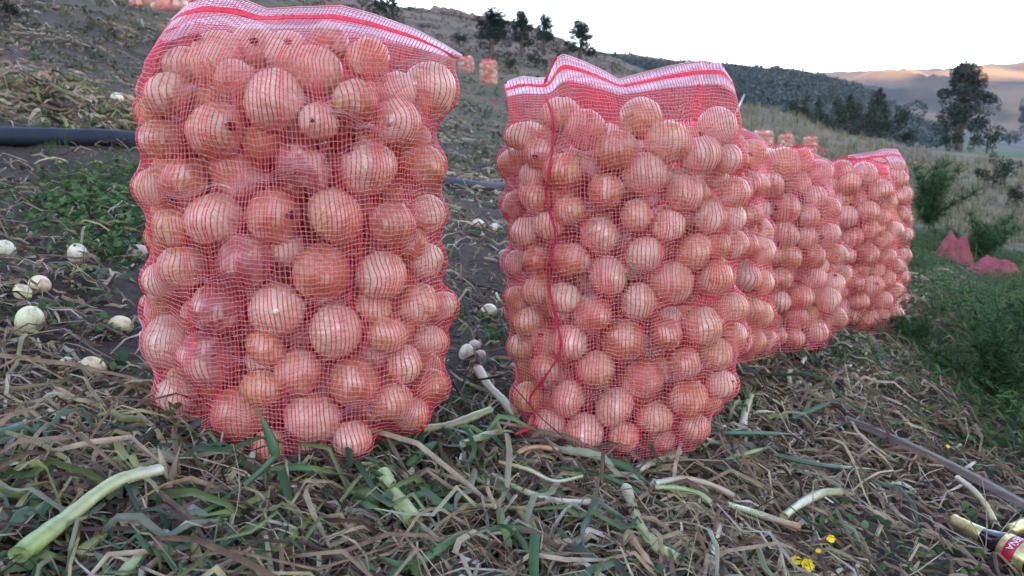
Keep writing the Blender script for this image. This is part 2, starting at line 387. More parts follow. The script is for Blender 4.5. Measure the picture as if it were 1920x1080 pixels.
# ------------------------------------------------------------------ net sacks
def se_radius(th, a, b, n):
    return (np.abs(np.cos(th) / a) ** n + np.abs(np.sin(th) / b) ** n) ** (-1.0 / n)
def make_sack(label, sackname, Yc, pxc, a, b, n, yaw, base_row, onions, mouth, shoulder_row, hem=0.05, mdep=.02,
              warps=190, pitch=.0068, seam=None, gather=False, creases=(), thick=True, seed=1, purple=(), fill=70, tail=None, tailr=.02, group='onion sacks in the row', tw=.00068, onion_things=True, back=(), taper=0.0):
    r = np.random.default_rng(seed)
    C0 = at(pxc, 400, Yc); cx, cy = C0[0], C0[1]
    z0 = at(pxc, base_row, Yc - b * .8)[2]
    ca, sa = math.cos(yaw), math.sin(yaw)
    def toL(P): d = P - np.array([cx, cy, 0]); return np.stack([d[..., 0] * ca + d[..., 1] * sa, -d[..., 0] * sa + d[..., 1] * ca, d[..., 2]], -1)
    def toW(L): return np.stack([L[..., 0] * ca - L[..., 1] * sa + cx, L[..., 0] * sa + L[..., 1] * ca + cy, L[..., 2]], -1)
    # --- onions seen in the picture: stand them just inside the net
    zs0 = at(pxc, shoulder_row, Yc)[2]
    med = float(np.median([o_[2] for o_ in onions]))
    C, RR = [None] * len(onions), [0.0] * len(onions)
    Yt = np.linspace(Yc - b - .25, Yc + a + .1, 700)
    for k in sorted(range(len(onions)), key=lambda k: -onions[k][2] + (8 if k in back else 0)):
        px, py, rp = onions[k]; rp = rp + .6 * max(0, .95 * med - rp) - .3 * max(0, rp - 1.2 * med)
        d = ray(px, py); d = d / d[1]
        Pt = np.array([0, 0, CZ]) + d * Yt[:, None]
        R = np.clip(rp * Yt / F * 1.04, .015, .06)
        L = toL(Pt)
        be = b * np.clip(1 - (Pt[:, 2] + .4 * R - zs0 + .03) / .17, .42, 1)
        f = (np.abs(L[:, 0]) / (a - R)) ** n + (np.abs(L[:, 1]) / np.maximum(be - R, .01)) ** n
        i0 = np.argmax(f <= 1) if (f <= 1).any() else int(np.argmin(f))
        placed = [j for j in range(len(onions)) if C[j] is not None]
        best = i0
        if placed:
            PC = np.array([C[j] for j in placed]); PR = np.array([RR[j] for j in placed])
            dd = np.linalg.norm(Pt[i0:, None] - PC[None], axis=-1)
            ov = ((R[i0:, None] + PR[None]) * .80 - dd).max(1)
            okk = np.where(ov <= 0)[0]
            lim = int(.07 / (Yt[1] - Yt[0]))
            if len(okk) and okk[0] < lim: best = i0 + okk[0]
            else: best = i0 + int(np.argmin(ov[:lim]))
        C[k] = Pt[best]; RR[k] = R[best]
    C = np.array(C); RR = np.array(RR); nt_ = len(C)
    # --- the rest of the fill, deeper in the sack and round the back
    zt = min(C[:, 2].max(), zs0 - .03); zb = z0 + .035
    F_C, F_R = [], []
    allC, allR = list(C), list(RR)
    for it in range(9000):
        if len(F_C) >= fill: break
        th = r.uniform(0, 2 * np.pi); R = r.uniform(.72, 1.0) * np.median(RR)
        q = math.sqrt(r.uniform(0, 1)); rad = se_radius(th, a - R - .008, b - R - .012, n) * q
        zz_ = r.uniform(zb, zt); rad *= 1 - taper * ((zz_ - zb) / max(zt - zb, .1)) ** 2
        L = np.array([rad * math.cos(th), rad * math.sin(th), zz_])
        P = toW(L)
        AC = np.array(allC); AR = np.array(allR)
        if (np.linalg.norm(AC - P, axis=1) < (AR + R) * .82).any(): continue
        # keep clear of the onions in front of it along the view
        F_C.append(P); F_R.append(R); allC.append(P); allR.append(R)
    AC = np.array(allC); AR = np.array(allR)
    # --- net: membrane stretched over the onions, radius round the sack's axis
    NU = warps * 2
    tt = np.linspace(-np.pi, np.pi, 2000); rr = se_radius(tt, a, b, n)
    px_, py_ = rr * np.cos(tt), rr * np.sin(tt); arc = np.concatenate([[0], np.cumsum(np.hypot(np.diff(px_), np.diff(py_)))])
    th = np.interp(np.linspace(0, arc[-1], NU, endpoint=False), arc, tt)
    zs = at(pxc, shoulder_row, Yc)[2]
    zlow = min((AC[:, 2] - AR).min(), z0 + .004)
    NV = int((zs - zlow) / pitch * 2)
    zv = np.linspace(zlow, zs, NV)
    AL = toL(AC); ct, st = np.cos(th), np.sin(th)
    gap = .0022
    robs = np.full((NV, NU), .045)
    for (X, Y, Z), R in zip(AL, AR):
        R2 = R + gap
        sel = np.where(np.abs(zv - Z) < R2)[0]
        if not len(sel): continue
        rho2 = R2 ** 2 - (zv[sel] - Z) ** 2
        dc = X * ct + Y * st; perp2 = X * X + Y * Y - dc ** 2
        disc = rho2[:, None] - perp2[None]
        t = np.where(disc > 0, dc[None] + np.sqrt(np.maximum(disc, 0)), 0)
        robs[sel] = np.maximum(robs[sel], t)
    rad = robs.copy()
    for sh in (1, 2, 4, 8, 12):
        for ax in (0, 1):
            rad = np.maximum(rad, .5 * (np.roll(rad, sh, ax) + np.roll(rad, -sh, ax)) if ax else rad)
    dth = np.diff(np.concatenate([th, [th[0] + 2 * np.pi]])); cfac = np.cos(.5 * (dth + np.roll(dth, 1)))[None]
    for it in range(260):
        iu = 2 * cfac / (1 / np.roll(rad, 1, 1) + 1 / np.roll(rad, -1, 1))
        up = np.vstack([rad[1:], rad[-1:]]); dn = np.vstack([rad[:1], rad[:-1]])
        rad = np.maximum(robs, .52 * iu + .48 * .5 * (up + dn) - .00002)
    BP = toW(np.stack([rad * ct, rad * st, np.broadcast_to(zv[:, None], rad.shape)], -1))
    # --- collar: from the shoulder up to the mouth of the sack
    mx = np.array([m[0] for m in mouth], float); my = np.array([m[1] for m in mouth], float)
    # position round the mouth follows the ring's own left-right position
    top = BP[-1]; lx = top[:, 0]; frac = (lx - lx.min()) / (lx.max() - lx.min())
    sgn = np.where(st > 0, 1.0, -1.0)
    fx = mx[0] + (mx[-1] - mx[0]) * frac; fy = np.interp(fx, mx, my)
    rufu = .010 * fbm(np.linspace(0, 9, NU), np.zeros(NU) + seed, 5, 2)
    MP = np.stack([at(x_, y_ - (5 if s_ > 0 else 0), Yc + s_ * mdep * (.25 + .75 * math.sqrt(max(0, 1 - (2 * f_ - 1) ** 2))) + g_) for x_, y_, s_, f_, g_ in zip(fx, fy, sgn, frac, rufu)])
    clen = np.linalg.norm(MP - top, axis=1).mean()
    KC = max(8, int(clen / pitch * 2)); KH = int(hem / pitch * 2)
    KH = min(KH, KC - 4)
    tk = np.linspace(0, 1, KC + 1)[1:]
    tang = BP[-1] - BP[-4]; tang = tang / 3 * 0.3
    CPt = top[None] + (MP - top)[None] * tk[:, None, None]
    CPt = CPt + (BP[-1] - BP[-6])[None] * (tk * (1 - tk) ** 2)[:, None, None] * 2.0
    hi = AC[:, 2] + AR > zs - .02
    wr = fbm(np.arange(NU)[None] * .045 + 5 * seed, tk[:, None] * 3.5, seed + 9, 3)
    CPt[..., 1] += wr * .02 * np.sin(np.pi * tk)[:, None]
    for it in range(40):
        for c_, R_o in zip(AC[hi], AR[hi]):
            D = CPt - c_; dd = np.linalg.norm(D, axis=-1); inn = dd < R_o + gap
            if inn.any(): CPt[inn] += (D[inn] / dd[inn][:, None]) * (R_o + gap - dd[inn])[:, None]
        if it < 38:
            up = np.concatenate([CPt[1:], MP[None]]); dn = np.concatenate([top[None], CPt[:-1]])
            CPt = .4 * CPt + .3 * (up + dn) if it % 2 else .3 * CPt + .2 * (up + dn) + .15 * (np.roll(CPt, 1, 1) + np.roll(CPt, -1, 1))
            CPt[-1] = MP
    G = np.concatenate([BP, CPt], 0); NT = len(G); hem0 = NT - 1 - KH
    ctr = np.stack([np.full(NT, cx), np.full(NT, cy)], -1)
    du = np.roll(G, -1, 1) - np.roll(G, 1, 1); dv = np.gradient(G, axis=0)
    NRM = nrm(np.cross(du, dv))
    outw = G[..., :2] - ctr[:, None]; flip = (NRM[..., 0] * outw[..., 0] + NRM[..., 1] * outw[..., 1]) < 0
    NRM = np.where(flip[..., None], -NRM, NRM)
    def samp(A, u, v):
        u = np.mod(u, NU); v = np.clip(v, 0, NT - 1.001)
        i = np.floor(v).astype(int); j = np.floor(u).astype(int); fu = (u - j)[..., None]; fv = (v - i)[..., None]; j2 = (j + 1) % NU
        return (A[i, j] * (1 - fu) + A[i, j2] * fu) * (1 - fv) + (A[i + 1, j] * (1 - fu) + A[i + 1, j2] * fu) * fv
    per = 2 * np.pi / NU
    def warpv(u, v):
        o = 4.2 * fbm(4.5 * np.cos(u * per) + 7, 4.5 * np.sin(u * per) + v * .045, seed + 40, 4)
        for (u0, uw, v0, slope, wid, amp) in creases:
            du_ = (u * per + th[0] * 0 - u0); vc = v0 * NV + slope * (u - u0 / per)
            o = o - amp * (v - vc) * np.exp(-((v - vc) / wid) ** 2) * np.exp(-(du_ / uw) ** 2)
        return o * np.clip((hem0 - v) / 12, 0, 1) * np.clip(v / 12, 0, 1)
    def warpu(u, v):
        return (3.0 * fbm(u * .06 + 31, v * .03, seed + 70, 4)) * np.clip((hem0 - v) / 12, 0, 1)
    root = link('onion_sack', None, loc=(cx, cy, z0)); root.empty_display_size = .1
    tag(root, label, 'sack', group)
    def put(nm, V, Q, mat, par=root, T=None):
        V = np.asarray(V).reshape(-1, 3) - np.array([cx, cy, z0])
        return link(nm, mesh_np(nm, V, Q, T), mat, par)
    # warp threads (run up the sack)
    ui = np.arange(0, NU, 2).astype(float); vj = np.arange(0, hem0 + 1).astype(float)
    U, VV = np.meshgrid(ui, vj, indexing='ij'); Uw = U + warpu(U, VV) + r.normal(0, .16, (len(ui), 1))
    P = samp(G, Uw, VV); N = nrm(samp(NRM, Uw, VV)); T = nrm(np.gradient(P, axis=1)); S = nrm(np.cross(N, T)) * tw * 1.62
    P = P + N * .0003
    V_, Q_ = strips(P, S, N * .0006 if thick else None)
    put('warp_threads', V_, Q_, M['warp'])['kind'] = 'stuff'
    # weft threads (run round the sack)
    vi = np.arange(1, hem0, 2).astype(float); uj = np.arange(NU).astype(float)
    VV, U = np.meshgrid(vi, uj, indexing='ij'); Vw = VV + warpv(U, VV) + r.normal(0, .14, (len(vi), 1)) * np.clip((hem0 - VV) / 12, 0, 1)
    P = samp(G, U, Vw); N = nrm(samp(NRM, U, Vw)); T = nrm(np.roll(P, -1, 1) - np.roll(P, 1, 1)); S = nrm(np.cross(N, T)) * tw * .52
    P = P + N * .0007
    V_, Q_ = strips(P, S, N * .0005 if thick else None, closed=True)
    put('weft_threads', V_, Q_, M['weft'])['kind'] = 'stuff'
    # hem: closer weave of pale tape with a red stripe
    if KH > 3:
        nh = 3
        vi = np.arange(hem0, NT - 1, 1.0 / 1.2); VV, U = np.meshgrid(vi, uj, indexing='ij')
        f0, f1 = .42, .62
        fr = (vi - hem0) / (NT - 1 - hem0)
        P = samp(G, U, VV); N = nrm(samp(NRM, U, VV)); T = nrm(np.roll(P, -1, 1) - np.roll(P, 1, 1))
        S = nrm(np.cross(N, T)) * tw * 1.05
        isr = (fr > f0) & (fr < f1)
        V_, Q_ = strips(P[~isr] + N[~isr] * .0004, S[~isr], None, closed=True); hb = put('hem_band', V_, Q_, M['hemw'])
        U2, V2 = np.meshgrid(np.arange(0, NU, 2).astype(float), np.arange(hem0, NT).astype(float), indexing='ij')
        P = samp(G, U2, V2); N = nrm(samp(NRM, U2, V2)); S = nrm(np.cross(N, nrm(np.gradient(P, axis=1)))) * tw
        V_, Q_ = strips(P + N * .0008, S, None); put('hem_warp', V_, Q_, M['warp'], hb)
        hb.location = (0, 0, 0)
        vs_ = np.linspace(hem0 + f0 * KH, hem0 + f1 * KH, 5); V2, U2 = np.meshgrid(vs_, uj, indexing='ij')
        Pf = samp(G, U2, V2); Nf = nrm(samp(NRM, U2, V2))
        Pf = Pf + Nf * (.0012 + .0006 * r.normal(size=Pf.shape[:2])[..., None])
        put('hem_stripe', Pf, grid_q(5, NU, closed_m=True), M['stripe'])
    if seam is not None:
        pts = []
        for (px, py) in seam:
            d = ray(px, py); d = d / d[1]; Yt = np.linspace(Yc - b - .3, Yc + b, 300); Pt = np.array([0, 0, CZ]) + d * Yt[:, None]
            L = toL(Pt); ang = np.arctan2(L[:, 1], L[:, 0]); rl = np.hypot(L[:, 0], L[:, 1])
            jj = np.clip(np.searchsorted(th, ang), 0, NU - 1)
            zi = np.clip((Pt[:, 2] - zlow) / (zs - zlow) * (NV - 1), 0, NV - 1).astype(int)
            ins = rl <= rad[zi, jj] + .002
            if Pt[:, 2].mean() > zs + .01 or not ins.any():
                ins2 = np.abs(Yt - (Yc - mdep)) < .005; k = np.argmax(ins2)
            else: k = np.argmax(ins)
            pts.append(Pt[k] - np.array([0, .004, 0]))
        pts = spline(pts, 160)
        Vs, Qs, off = [], [], 0
        for ph in (0, np.pi):
            an = np.linspace(0, 55, 160) + ph
            tw_ = np.stack([np.cos(an), np.sin(an), np.zeros(160)], -1) * .0013
            v, q, t = tube(pts + tw_, .0016, 5, cap=False); Vs.append(v); Qs.append(q + off); off += len(v)
        put('seam_cord', np.vstack(Vs), np.vstack(Qs), M['cord'])
    if tail is not None:
        pts = spline([at(px, py, Y_) for px, py, Y_ in tail], 14)
        n_ = 16; a_ = np.linspace(0, 2 * np.pi, n_, endpoint=False)
        v, q, t = tube(pts, np.linspace(tailr, tailr * .35, 14), n_, cap=False, jitter=.14, flat=.5)
        put('sack_corner', v, q, M['cord'])
    if gather:
        # drawstring bow and gathered ruff on the closed mouth
        mid = MP.mean(0)
        for sgn_ in (-1, 1):
            pts = spline([mid + np.array([sgn_ * .01, -.01, 0]), mid + np.array([sgn_ * .04, -.02, .016]), mid + np.array([sgn_ * .085, -.02, .010]), mid + np.array([sgn_ * .1, -.03, -.012])], 16)
            v, q, t = tube(pts, .0022, 6); put('drawstring', v, q, M['stripe'], T=t)
    # the onions
    if onion_things:
        rows = []
        order = np.argsort([o_[1] for o_ in onions])
        step = np.median([o_[2] for o_ in onions]) * 1.75
        lab = {}
        ymin = onions[order[0]][1]
        bands = {}
        for k in order: bands.setdefault(int((onions[k][1] - ymin + 1) / step), []).append(k)
        for ri, key in enumerate(sorted(bands)):
            row = sorted(bands[key], key=lambda k: onions[k][0])
            for ci, k in enumerate(row):
                lab[k] = (ri, ci)
        for k in range(nt_):
            P, R = C[k], RR[k]; ri, ci = lab[k]
            view = nrm(np.array([0, 0, CZ]) - P)
            isP = k in purple
            if r.uniform() < .22:
                ax = nrm(view + r.normal(size=3) * .35); ax = ax * (1 if r.uniform() < .35 else -1)
            else: ax = nrm(r.normal(size=3) * np.array([1, .55, 1]))
            q = Vector(ax).to_track_quat('Z', 'Y')
            colr = PURPLE if isP else PAL[r.integers(len(PAL))]
            what = 'purple-stained onion' if isP else 'brown onion'
            place_onion(P, R * 1.0, colr, q, f'{what} in the {sackname}, {ORD[ri]} row down, {ORD[ci]} from left', 'onions seen through the net of the ' + sackname)
    src = list(zip(F_C, F_R)) if onion_things else list(zip(allC, allR))
    Vs, Qs, off = [], [], 0; Lq = []
    bv = np.array([v_.co[:] for v_ in ONL.vertices]); bq = grid_q(17, 12, closed_m=True)[:, ::-1]
    cols = []
    for P, R in src:
        mt = np.array(rand_quat(r).to_matrix()); v = (bv * R) @ mt.T + P
        Vs.append(v); Qs.append(bq + off); off += len(v)
        cols.append(np.broadcast_to(np.array(PAL[r.integers(len(PAL))]) * r.uniform(.8, 1.15), (len(v), 3)))
    if Vs:
        o = link('packed_onions', mesh_np('packed_onions', np.vstack(Vs), np.vstack(Qs), col=np.vstack(cols)), M['far_onion'])
        tag(o, f'onions packed deeper inside the {sackname}', 'onions', kind='stuff')
    return root

ON_A = [(402,106,50),(476,88,42),(540,98,40),(592,134,54),(617,78,34),(690,110,38),(805,166,50),(314,176,47),(346,122,34),(440,150,36),
 (515,190,58),(665,190,43),(408,245,58),(597,228,34),(303,262,38),(745,228,42),(683,268,32),(350,265,30),(742,172,34),
 (450,325,55),(570,315,56),(690,315,56),(345,340,42),(290,352,32),(792,310,42),(770,262,30),
 (400,410,55),(515,405,55),(630,405,56),(735,420,48),(800,400,32),(325,425,42),
 (460,490,52),(605,512,60),(715,517,48),(345,500,48),(798,488,34),(304,525,30),(540,468,30),(770,455,26),
 (410,578,53),(520,580,53),(630,620,58),(782,570,42),(726,628,36),(322,640,52),(303,580,32),(825,575,24),(700,575,26),
 (395,670,64),(498,652,40),(560,696,46),(665,716,56),(757,682,36),(803,640,32),(806,722,32),
 (450,775,56),(585,782,57),(735,752,42),(492,726,40),(333,742,44),(770,775,30),
 (660,822,38),(392,838,38),(505,838,36),(580,845,30),(445,840,26)]
make_sack('large front left red net sack of onions with its striped mouth drooping right', 'large left sack', 1.36, 553, .262, .165, 2.5, R_(0), 868, ON_A,
  [(318,42),(352,10),(395,-8),(450,-3),(500,18),(560,14),(640,12),(700,28),(780,58),(830,85),(867,108)], 128, hem=.055, mdep=.03, warps=205, pitch=.0072,
  creases=[(1.3, .9, .72, .22, 9, .8), (2.1, .45, .88, -.35, 8, .75), (.9, .5, .14, .3, 8, .7), (1.9, .6, .45, -.12, 6, .5), (1.0, .4, .5, .2, 6, .5), (2.2, .4, .2, .3, 7, .6), (1.5, .4, .30, -.2, 5, .45)], purple=(20, 32, 40, 49), fill=170, seed=3,
  tail=[(350,832,1.22),(300,852,1.16),(245,866,1.12)])
ON_B = [(1052,214,36),(1097,244,41),(1201,224,40),(1252,266,44),(1153,281,43),(1344,238,40),(1315,292,38),(1364,298,30),(1011,289,28),(964,304,28),(978,255,26),(1054,320,37),(1208,326,43),
 (1136,358,38),(1282,362,38),(1376,362,28),(1068,394,30),(1192,404,31),(1252,423,33),(1331,406,31),(1124,442,40),(1208,476,38),(1300,472,39),(1068,488,40),(1138,516,43),(1258,529,43),(1337,519,38),(1374,460,26),
 (1197,566,36),(1055,558,33),(1110,588,40),(1004,370,30),(966,384,24),(985,435,28),(1030,422,24),(1005,487,27),(968,492,23),(1004,545,30),(972,560,22),
 (1068,641,36),(1170,637,45),(1250,626,34),(1315,612,43),(1115,690,39),(1206,710,43),(1284,681,33),(1341,662,38),(1065,746,38),(1152,763,43),(1290,748,43),(1227,784,36),(1024,800,38),(1096,811,39),(1170,819,31),(990,744,33),(1022,690,27),(990,602,27),(1020,640,26),(978,650,20),(1372,575,26),(1376,630,24),(1352,720,31),(1300,800,26),(1240,690,26),(1372,410,24),(1240,820,22),(1345,460,24),(1000,330,24)]
make_sack('boxy red net sack of onions with a red corded seam up its left edge', 'corded middle sack', 1.62, 1170, .254, .165, 3.0, R_(10), 838, ON_B,
  [(945,158),(980,146),(1010,150),(1030,148),(1042,112),(1056,104),(1085,114),(1125,132),(1160,152),(1200,141),(1250,128),(1300,118),(1350,116),(1372,150)], 225, hem=.05, mdep=.05, warps=200, pitch=.0068,
  seam=[(1042,108),(1020,165),(1035,215),(1036,265),(1030,320),(1024,370),(1042,440),(1034,475),(1030,540),(1044,600),(1050,655),(1022,705),(994,745),(1002,785),(975,812)],
  creases=[(1.7, .7, .25, .2, 8, .55), (1.0, .5, .6, -.2, 7, .5), (2.2, .5, .75, .3, 7, .6), (1.5, .6, .92, -.1, 8, .7)], fill=170, seed=5, tail=[(1002,798,1.46),(985,806,1.43),(966,815,1.41)], tailr=.008)
ON_C = [(1408,288,29),(1400,345,28),(1402,405,27),(1425,432,26),(1398,460,26),(1426,470,27),(1400,522,28),(1432,530,24),(1404,580,27),(1428,590,27),(1410,638,29),(1384,640,26),(1436,640,20),(1378,300,26),(1375,360,26),(1370,270,26),(1420,345,20)]
make_sack('full red net sack mostly hidden behind the corded sack, only its right edge showing', 'half-hidden third sack', 2.05, 1290, .218, .15, 2.6, R_(12), 684, ON_C,
  [(1180,235),(1260,228),(1330,225),(1392,240)], 268, hem=.02, mdep=.03, warps=150, pitch=.0078, thick=False, fill=130, taper=.28, seed=8, tw=.0009)
ON_D = [(1465,308,34),(1440,345,30),(1490,343,31),(1532,325,28),(1471,392,30),(1425,395,20),(1514,406,25),(1530,370,24),(1471,440,28),(1512,446,23),(1550,440,24),(1478,483,25),(1526,480,25),(1570,478,22),(1463,523,23),(1525,521,25),(1562,530,22),(1502,556,28),(1552,562,24),(1462,565,23),(1491,596,27),(1530,622,25),(1566,595,24),(1455,630,18),(1490,634,20),(1445,445,16),(1445,480,16),(1555,390,20),(1580,515,16),(1440,300,22),(1505,300,20),(1432,520,18),(1430,580,20)]
make_sack('full red net sack with drawstring top, fourth in the row', 'fourth sack', 2.5, 1463, .212, .15, 2.6, R_(16), 656, ON_D,
  [(1418,292),(1450,282),(1480,276),(1500,272),(1530,288),(1548,306)], 306, hem=.012, mdep=.04, warps=120, pitch=.0092, thick=False, gather=True, fill=130, taper=.28, seed=11, tw=.0010)
ON_E = [(1580,322,22),(1620,325,23),(1593,345,24),(1580,372,20),(1606,371,19),(1650,358,24),(1626,396,22),(1586,406,21),(1660,382,20),(1651,408,18),(1631,431,20),(1600,446,20),(1656,450,19),(1625,475,24),(1662,482,18),(1614,505,17),(1641,506,17),(1605,531,17),(1636,535,21),(1662,522,17),(1610,565,21),(1655,562,19),(1626,600,22),(1597,592,17),(1677,545,15),(1652,593,17),(1680,500,14),(1678,430,16),(1590,480,16),(1680,590,12),(1575,440,16)]
make_sack('full red net sack with drawstring top, fifth in the row beside the straw', 'fifth sack', 3.05, 1592, .203, .145, 2.6, R_(20), 617, ON_E,
  [(1556,306),(1580,300),(1610,296),(1640,300),(1668,312)], 322, hem=.012, mdep=.04, warps=96, pitch=.0115, thick=False, gather=True, fill=120, taper=.28, seed=13, tw=.0012)
ON_F = [(1682,335,19),(1694,366,16),(1690,402,16),(1697,440,15),(1693,480,15),(1690,520,15),(1676,372,16),(1680,312,15),(1697,412,12),(1690,560,13)]
make_sack('last red net sack of the row, bright red folded top, mostly hidden', 'last sack of the row', 3.6, 1626, .205, .15, 2.6, R_(20), 594, ON_F,
  [(1590,296),(1640,288),(1658,283),(1686,284),(1694,300)], 316, hem=.05, mdep=.03, warps=90, pitch=.0125, thick=False, fill=130, taper=.28, seed=17, tw=.0013)
print('SACKS DONE')

# ------------------------------------------------------------------ distant sacks and empty nets
def far_sack(label, px, row_top, row_base, Y, halfw, seed, name='onion_sack', lean=0.0):
    r = np.random.default_rng(seed)
    top = at(px, row_top, Y); bot = at(px, row_base, Y); H = top[2] - bot[2]; a = halfw * Y / F; b = a * .7
    root = link('onion_sack', None, loc=(bot[0], Y, bot[2])); tag(root, label, 'sack', 'distant onion sacks')
    Rm = min(.045, a * .24)
    pts = []
    for it in range(4000):
        th = r.uniform(0, 6.283); q = math.sqrt(r.uniform(.3, 1)); rad = se_radius(th, a - Rm, b - Rm, 2.6) * q
        P = np.array([rad * math.cos(th), rad * math.sin(th), r.uniform(Rm, H * .9)])
        if pts and (np.linalg.norm(np.array(pts) - P, axis=1) < Rm * 1.75).any(): continue
        pts.append(P)
        if len(pts) > 150: break
    bv = np.array([v_.co[:] for v_ in ONL.vertices]); bq = grid_q(17, 12, closed_m=True)[:, ::-1]
    Vs = []; Qs = []; cs = []
    for i, P in enumerate(pts):
        mt = np.array(rand_quat(r).to_matrix()); Vs.append((bv * Rm) @ mt.T + P); Qs.append(bq + i * len(bv))
        cs.append(np.broadcast_to(np.array(PAL[r.integers(7)]) * r.uniform(.85, 1.1), (len(bv), 3)))
    o = link('packed_onions', mesh_np('packed_onions', np.vstack(Vs), np.vstack(Qs), col=np.vstack(cs)), M['far_onion'], root); o['kind'] = 'stuff'
    # net: threads of a lumpy wall round the onions, open collar on top
    nu, nv = 64, 44; th = np.linspace(0, 2 * np.pi, nu, endpoint=False); zv = np.linspace(.01, H, nv)
    rad = se_radius(th, a, b, 2.2)[None] * (.88 + .12 * np.sin(np.pi * zv / H))[:, None] * (1 + .05 * vnoise(th[None] * 5 + seed, zv[:, None] / Rm, seed)) * np.ones((nv, 1))
    k = zv / H; rad *= (1 - .25 * sstep(.86, 1, k))[:, None]
    G = np.stack([rad * np.cos(th), rad * np.sin(th), np.broadcast_to(zv[:, None], rad.shape) + .03 * vnoise(th * 2, th * 0, seed)[None] * k[:, None] ** 4], -1)
    N = nrm(G * np.array([1, 1, 0.0])); w_ = a * .007
    P = G.transpose(1, 0, 2); S = nrm(np.cross(N.transpose(1, 0, 2), np.array([0, 0, 1.]))) * w_
    v, q = strips(P, S); link('warp_threads', mesh_np('warp', v, q), M['warp'], root)['kind'] = 'stuff'
    v, q = strips(G, np.broadcast_to(np.array([0, 0, w_ * .7]), G.shape), closed=True); link('weft_threads', mesh_np('weft', v, q), M['weft'], root)['kind'] = 'stuff'
    G2 = G[-3:]; link('hem_band', mesh_np('hem', G2 * np.array([1.01, 1.01, 1]), grid_q(3, nu, closed_m=True)), M['hemw'] if r.uniform() < .3 else M['stripe'], root)
    return root
far_sack('small distant onion sack on the field beyond the gap between the two front sacks', 916, 112, 160, 17, 17, 101)
far_sack('distant onion sack half hidden by the drooping corner of the large left sack', 874, 105, 137, 20, 15, 102)
far_sack('distant square-topped sack just above the third sack, leftmost of the three on the slope', 1430, 245, 281, 15, 19, 103)
far_sack('distant rumpled sack on the slope, middle of the three above the fourth sack', 1473, 251, 283, 16, 15, 104)
far_sack('distant sack on the dry slope, rightmost of the three above the fourth sack', 1518, 256, 288, 17, 14, 105)
far_sack('blurred onion sack at the top edge, left of a pair on the field', 266, -42, 13, 9.5, 24, 106)
far_sack('blurred onion sack at the top edge, beside the large left sack\'s mouth', 322, -46, 22, 9, 36, 107)

def heap(name, label, cat, px, py, Y, wx, wy, h, mat, seed, group=None):
    r = np.random.default_rng(seed); b0 = ground(px, py); Y = b0[1]; n = 60
    X, Yg = np.meshgrid(np.linspace(-1, 1, n), np.linspace(-1, 1, n), indexing='ij'); rr = np.sqrt(X ** 2 + Yg ** 2)
    Z = h * (1 - sstep(.25, 1.0, rr)) * (1 + .5 * fbm(X * 1.6 + seed, Yg * 1.6, seed, 2)) * (1 - .55 * np.abs(fbm(X * 3.2 + Yg * 1.5, Yg * 3.2, seed + 3, 3))) + .05 * (.3 - np.abs(fbm(X * 5, Yg * 5, seed + 1, 3))) * (rr < 1)
    kx = 1 + .2 * fbm(X * 2, Yg * 2, seed + 5, 2); WX = b0[0] + X * wx * kx; WY = Y + Yg * wy * kx
    G = np.stack([WX - b0[0], WY - Y, height(WX, WY) + Z - .02 - b0[2]], -1)
    root = link(name, None, loc=b0); tag(root, label, cat, group)
    S1 = nrm(np.gradient(G, axis=0)); S2 = nrm(np.gradient(G, axis=1))
    w_ = wx / n * 1.25
    v, q = strips(G, S1 * w_ * .46); link('weft_threads', mesh_np('net', v, q), M['fade'], root)['kind'] = 'stuff'
    v, q = strips(G.transpose(1, 0, 2) + np.array([0, 0, .002]), S2.transpose(1, 0, 2) * w_ * .46); link('warp_threads', mesh_np('net', v, q), M['fade'], root)['kind'] = 'stuff'
heap('empty_net_sack', 'empty red net sack standing in a peak among the weeds at right', 'net sack', 1792, 488, 6.6, .24, .2, .30, None, 201, 'empty nets in the weeds')
heap('empty_net_sack', 'crumpled empty red net sack slumped in the weeds near the right edge', 'net sack', 1868, 520, 6.0, .30, .24, .20, None, 202, 'empty nets in the weeds')
heap('empty_net_sack', 'flat red net lying on the field just left of the corded sack\'s mouth', 'net sack', 932, 192, 13, .14, .14, .05, None, 203)

# ------------------------------------------------------------------ black irrigation pipe
pp = []
for (px, py) in [(-900, 215), (-160, 246), (0, 255), (130, 258), (262, 264)]: pp.append(at(px, py, 3.0 + (px + 160) * (.0016 if px > -200 else .0006)))
for (px, py) in [(560, 306), (845, 346), (945, 353), (1010, 356)]: pp.append(ground(px, py + 5) + np.array([0, 0, .02]))
v, q, t = tube(spline(pp, 90), .038, 18)
PIPE = link('irrigation_pipe', mesh_np('pipe', v, q, t), plain('black polyethylene', (.014, .020, .034), .62, 30, .25, spec=.25))
tag(PIPE, 'long black plastic irrigation pipe lying across the field behind the sacks', 'pipe')

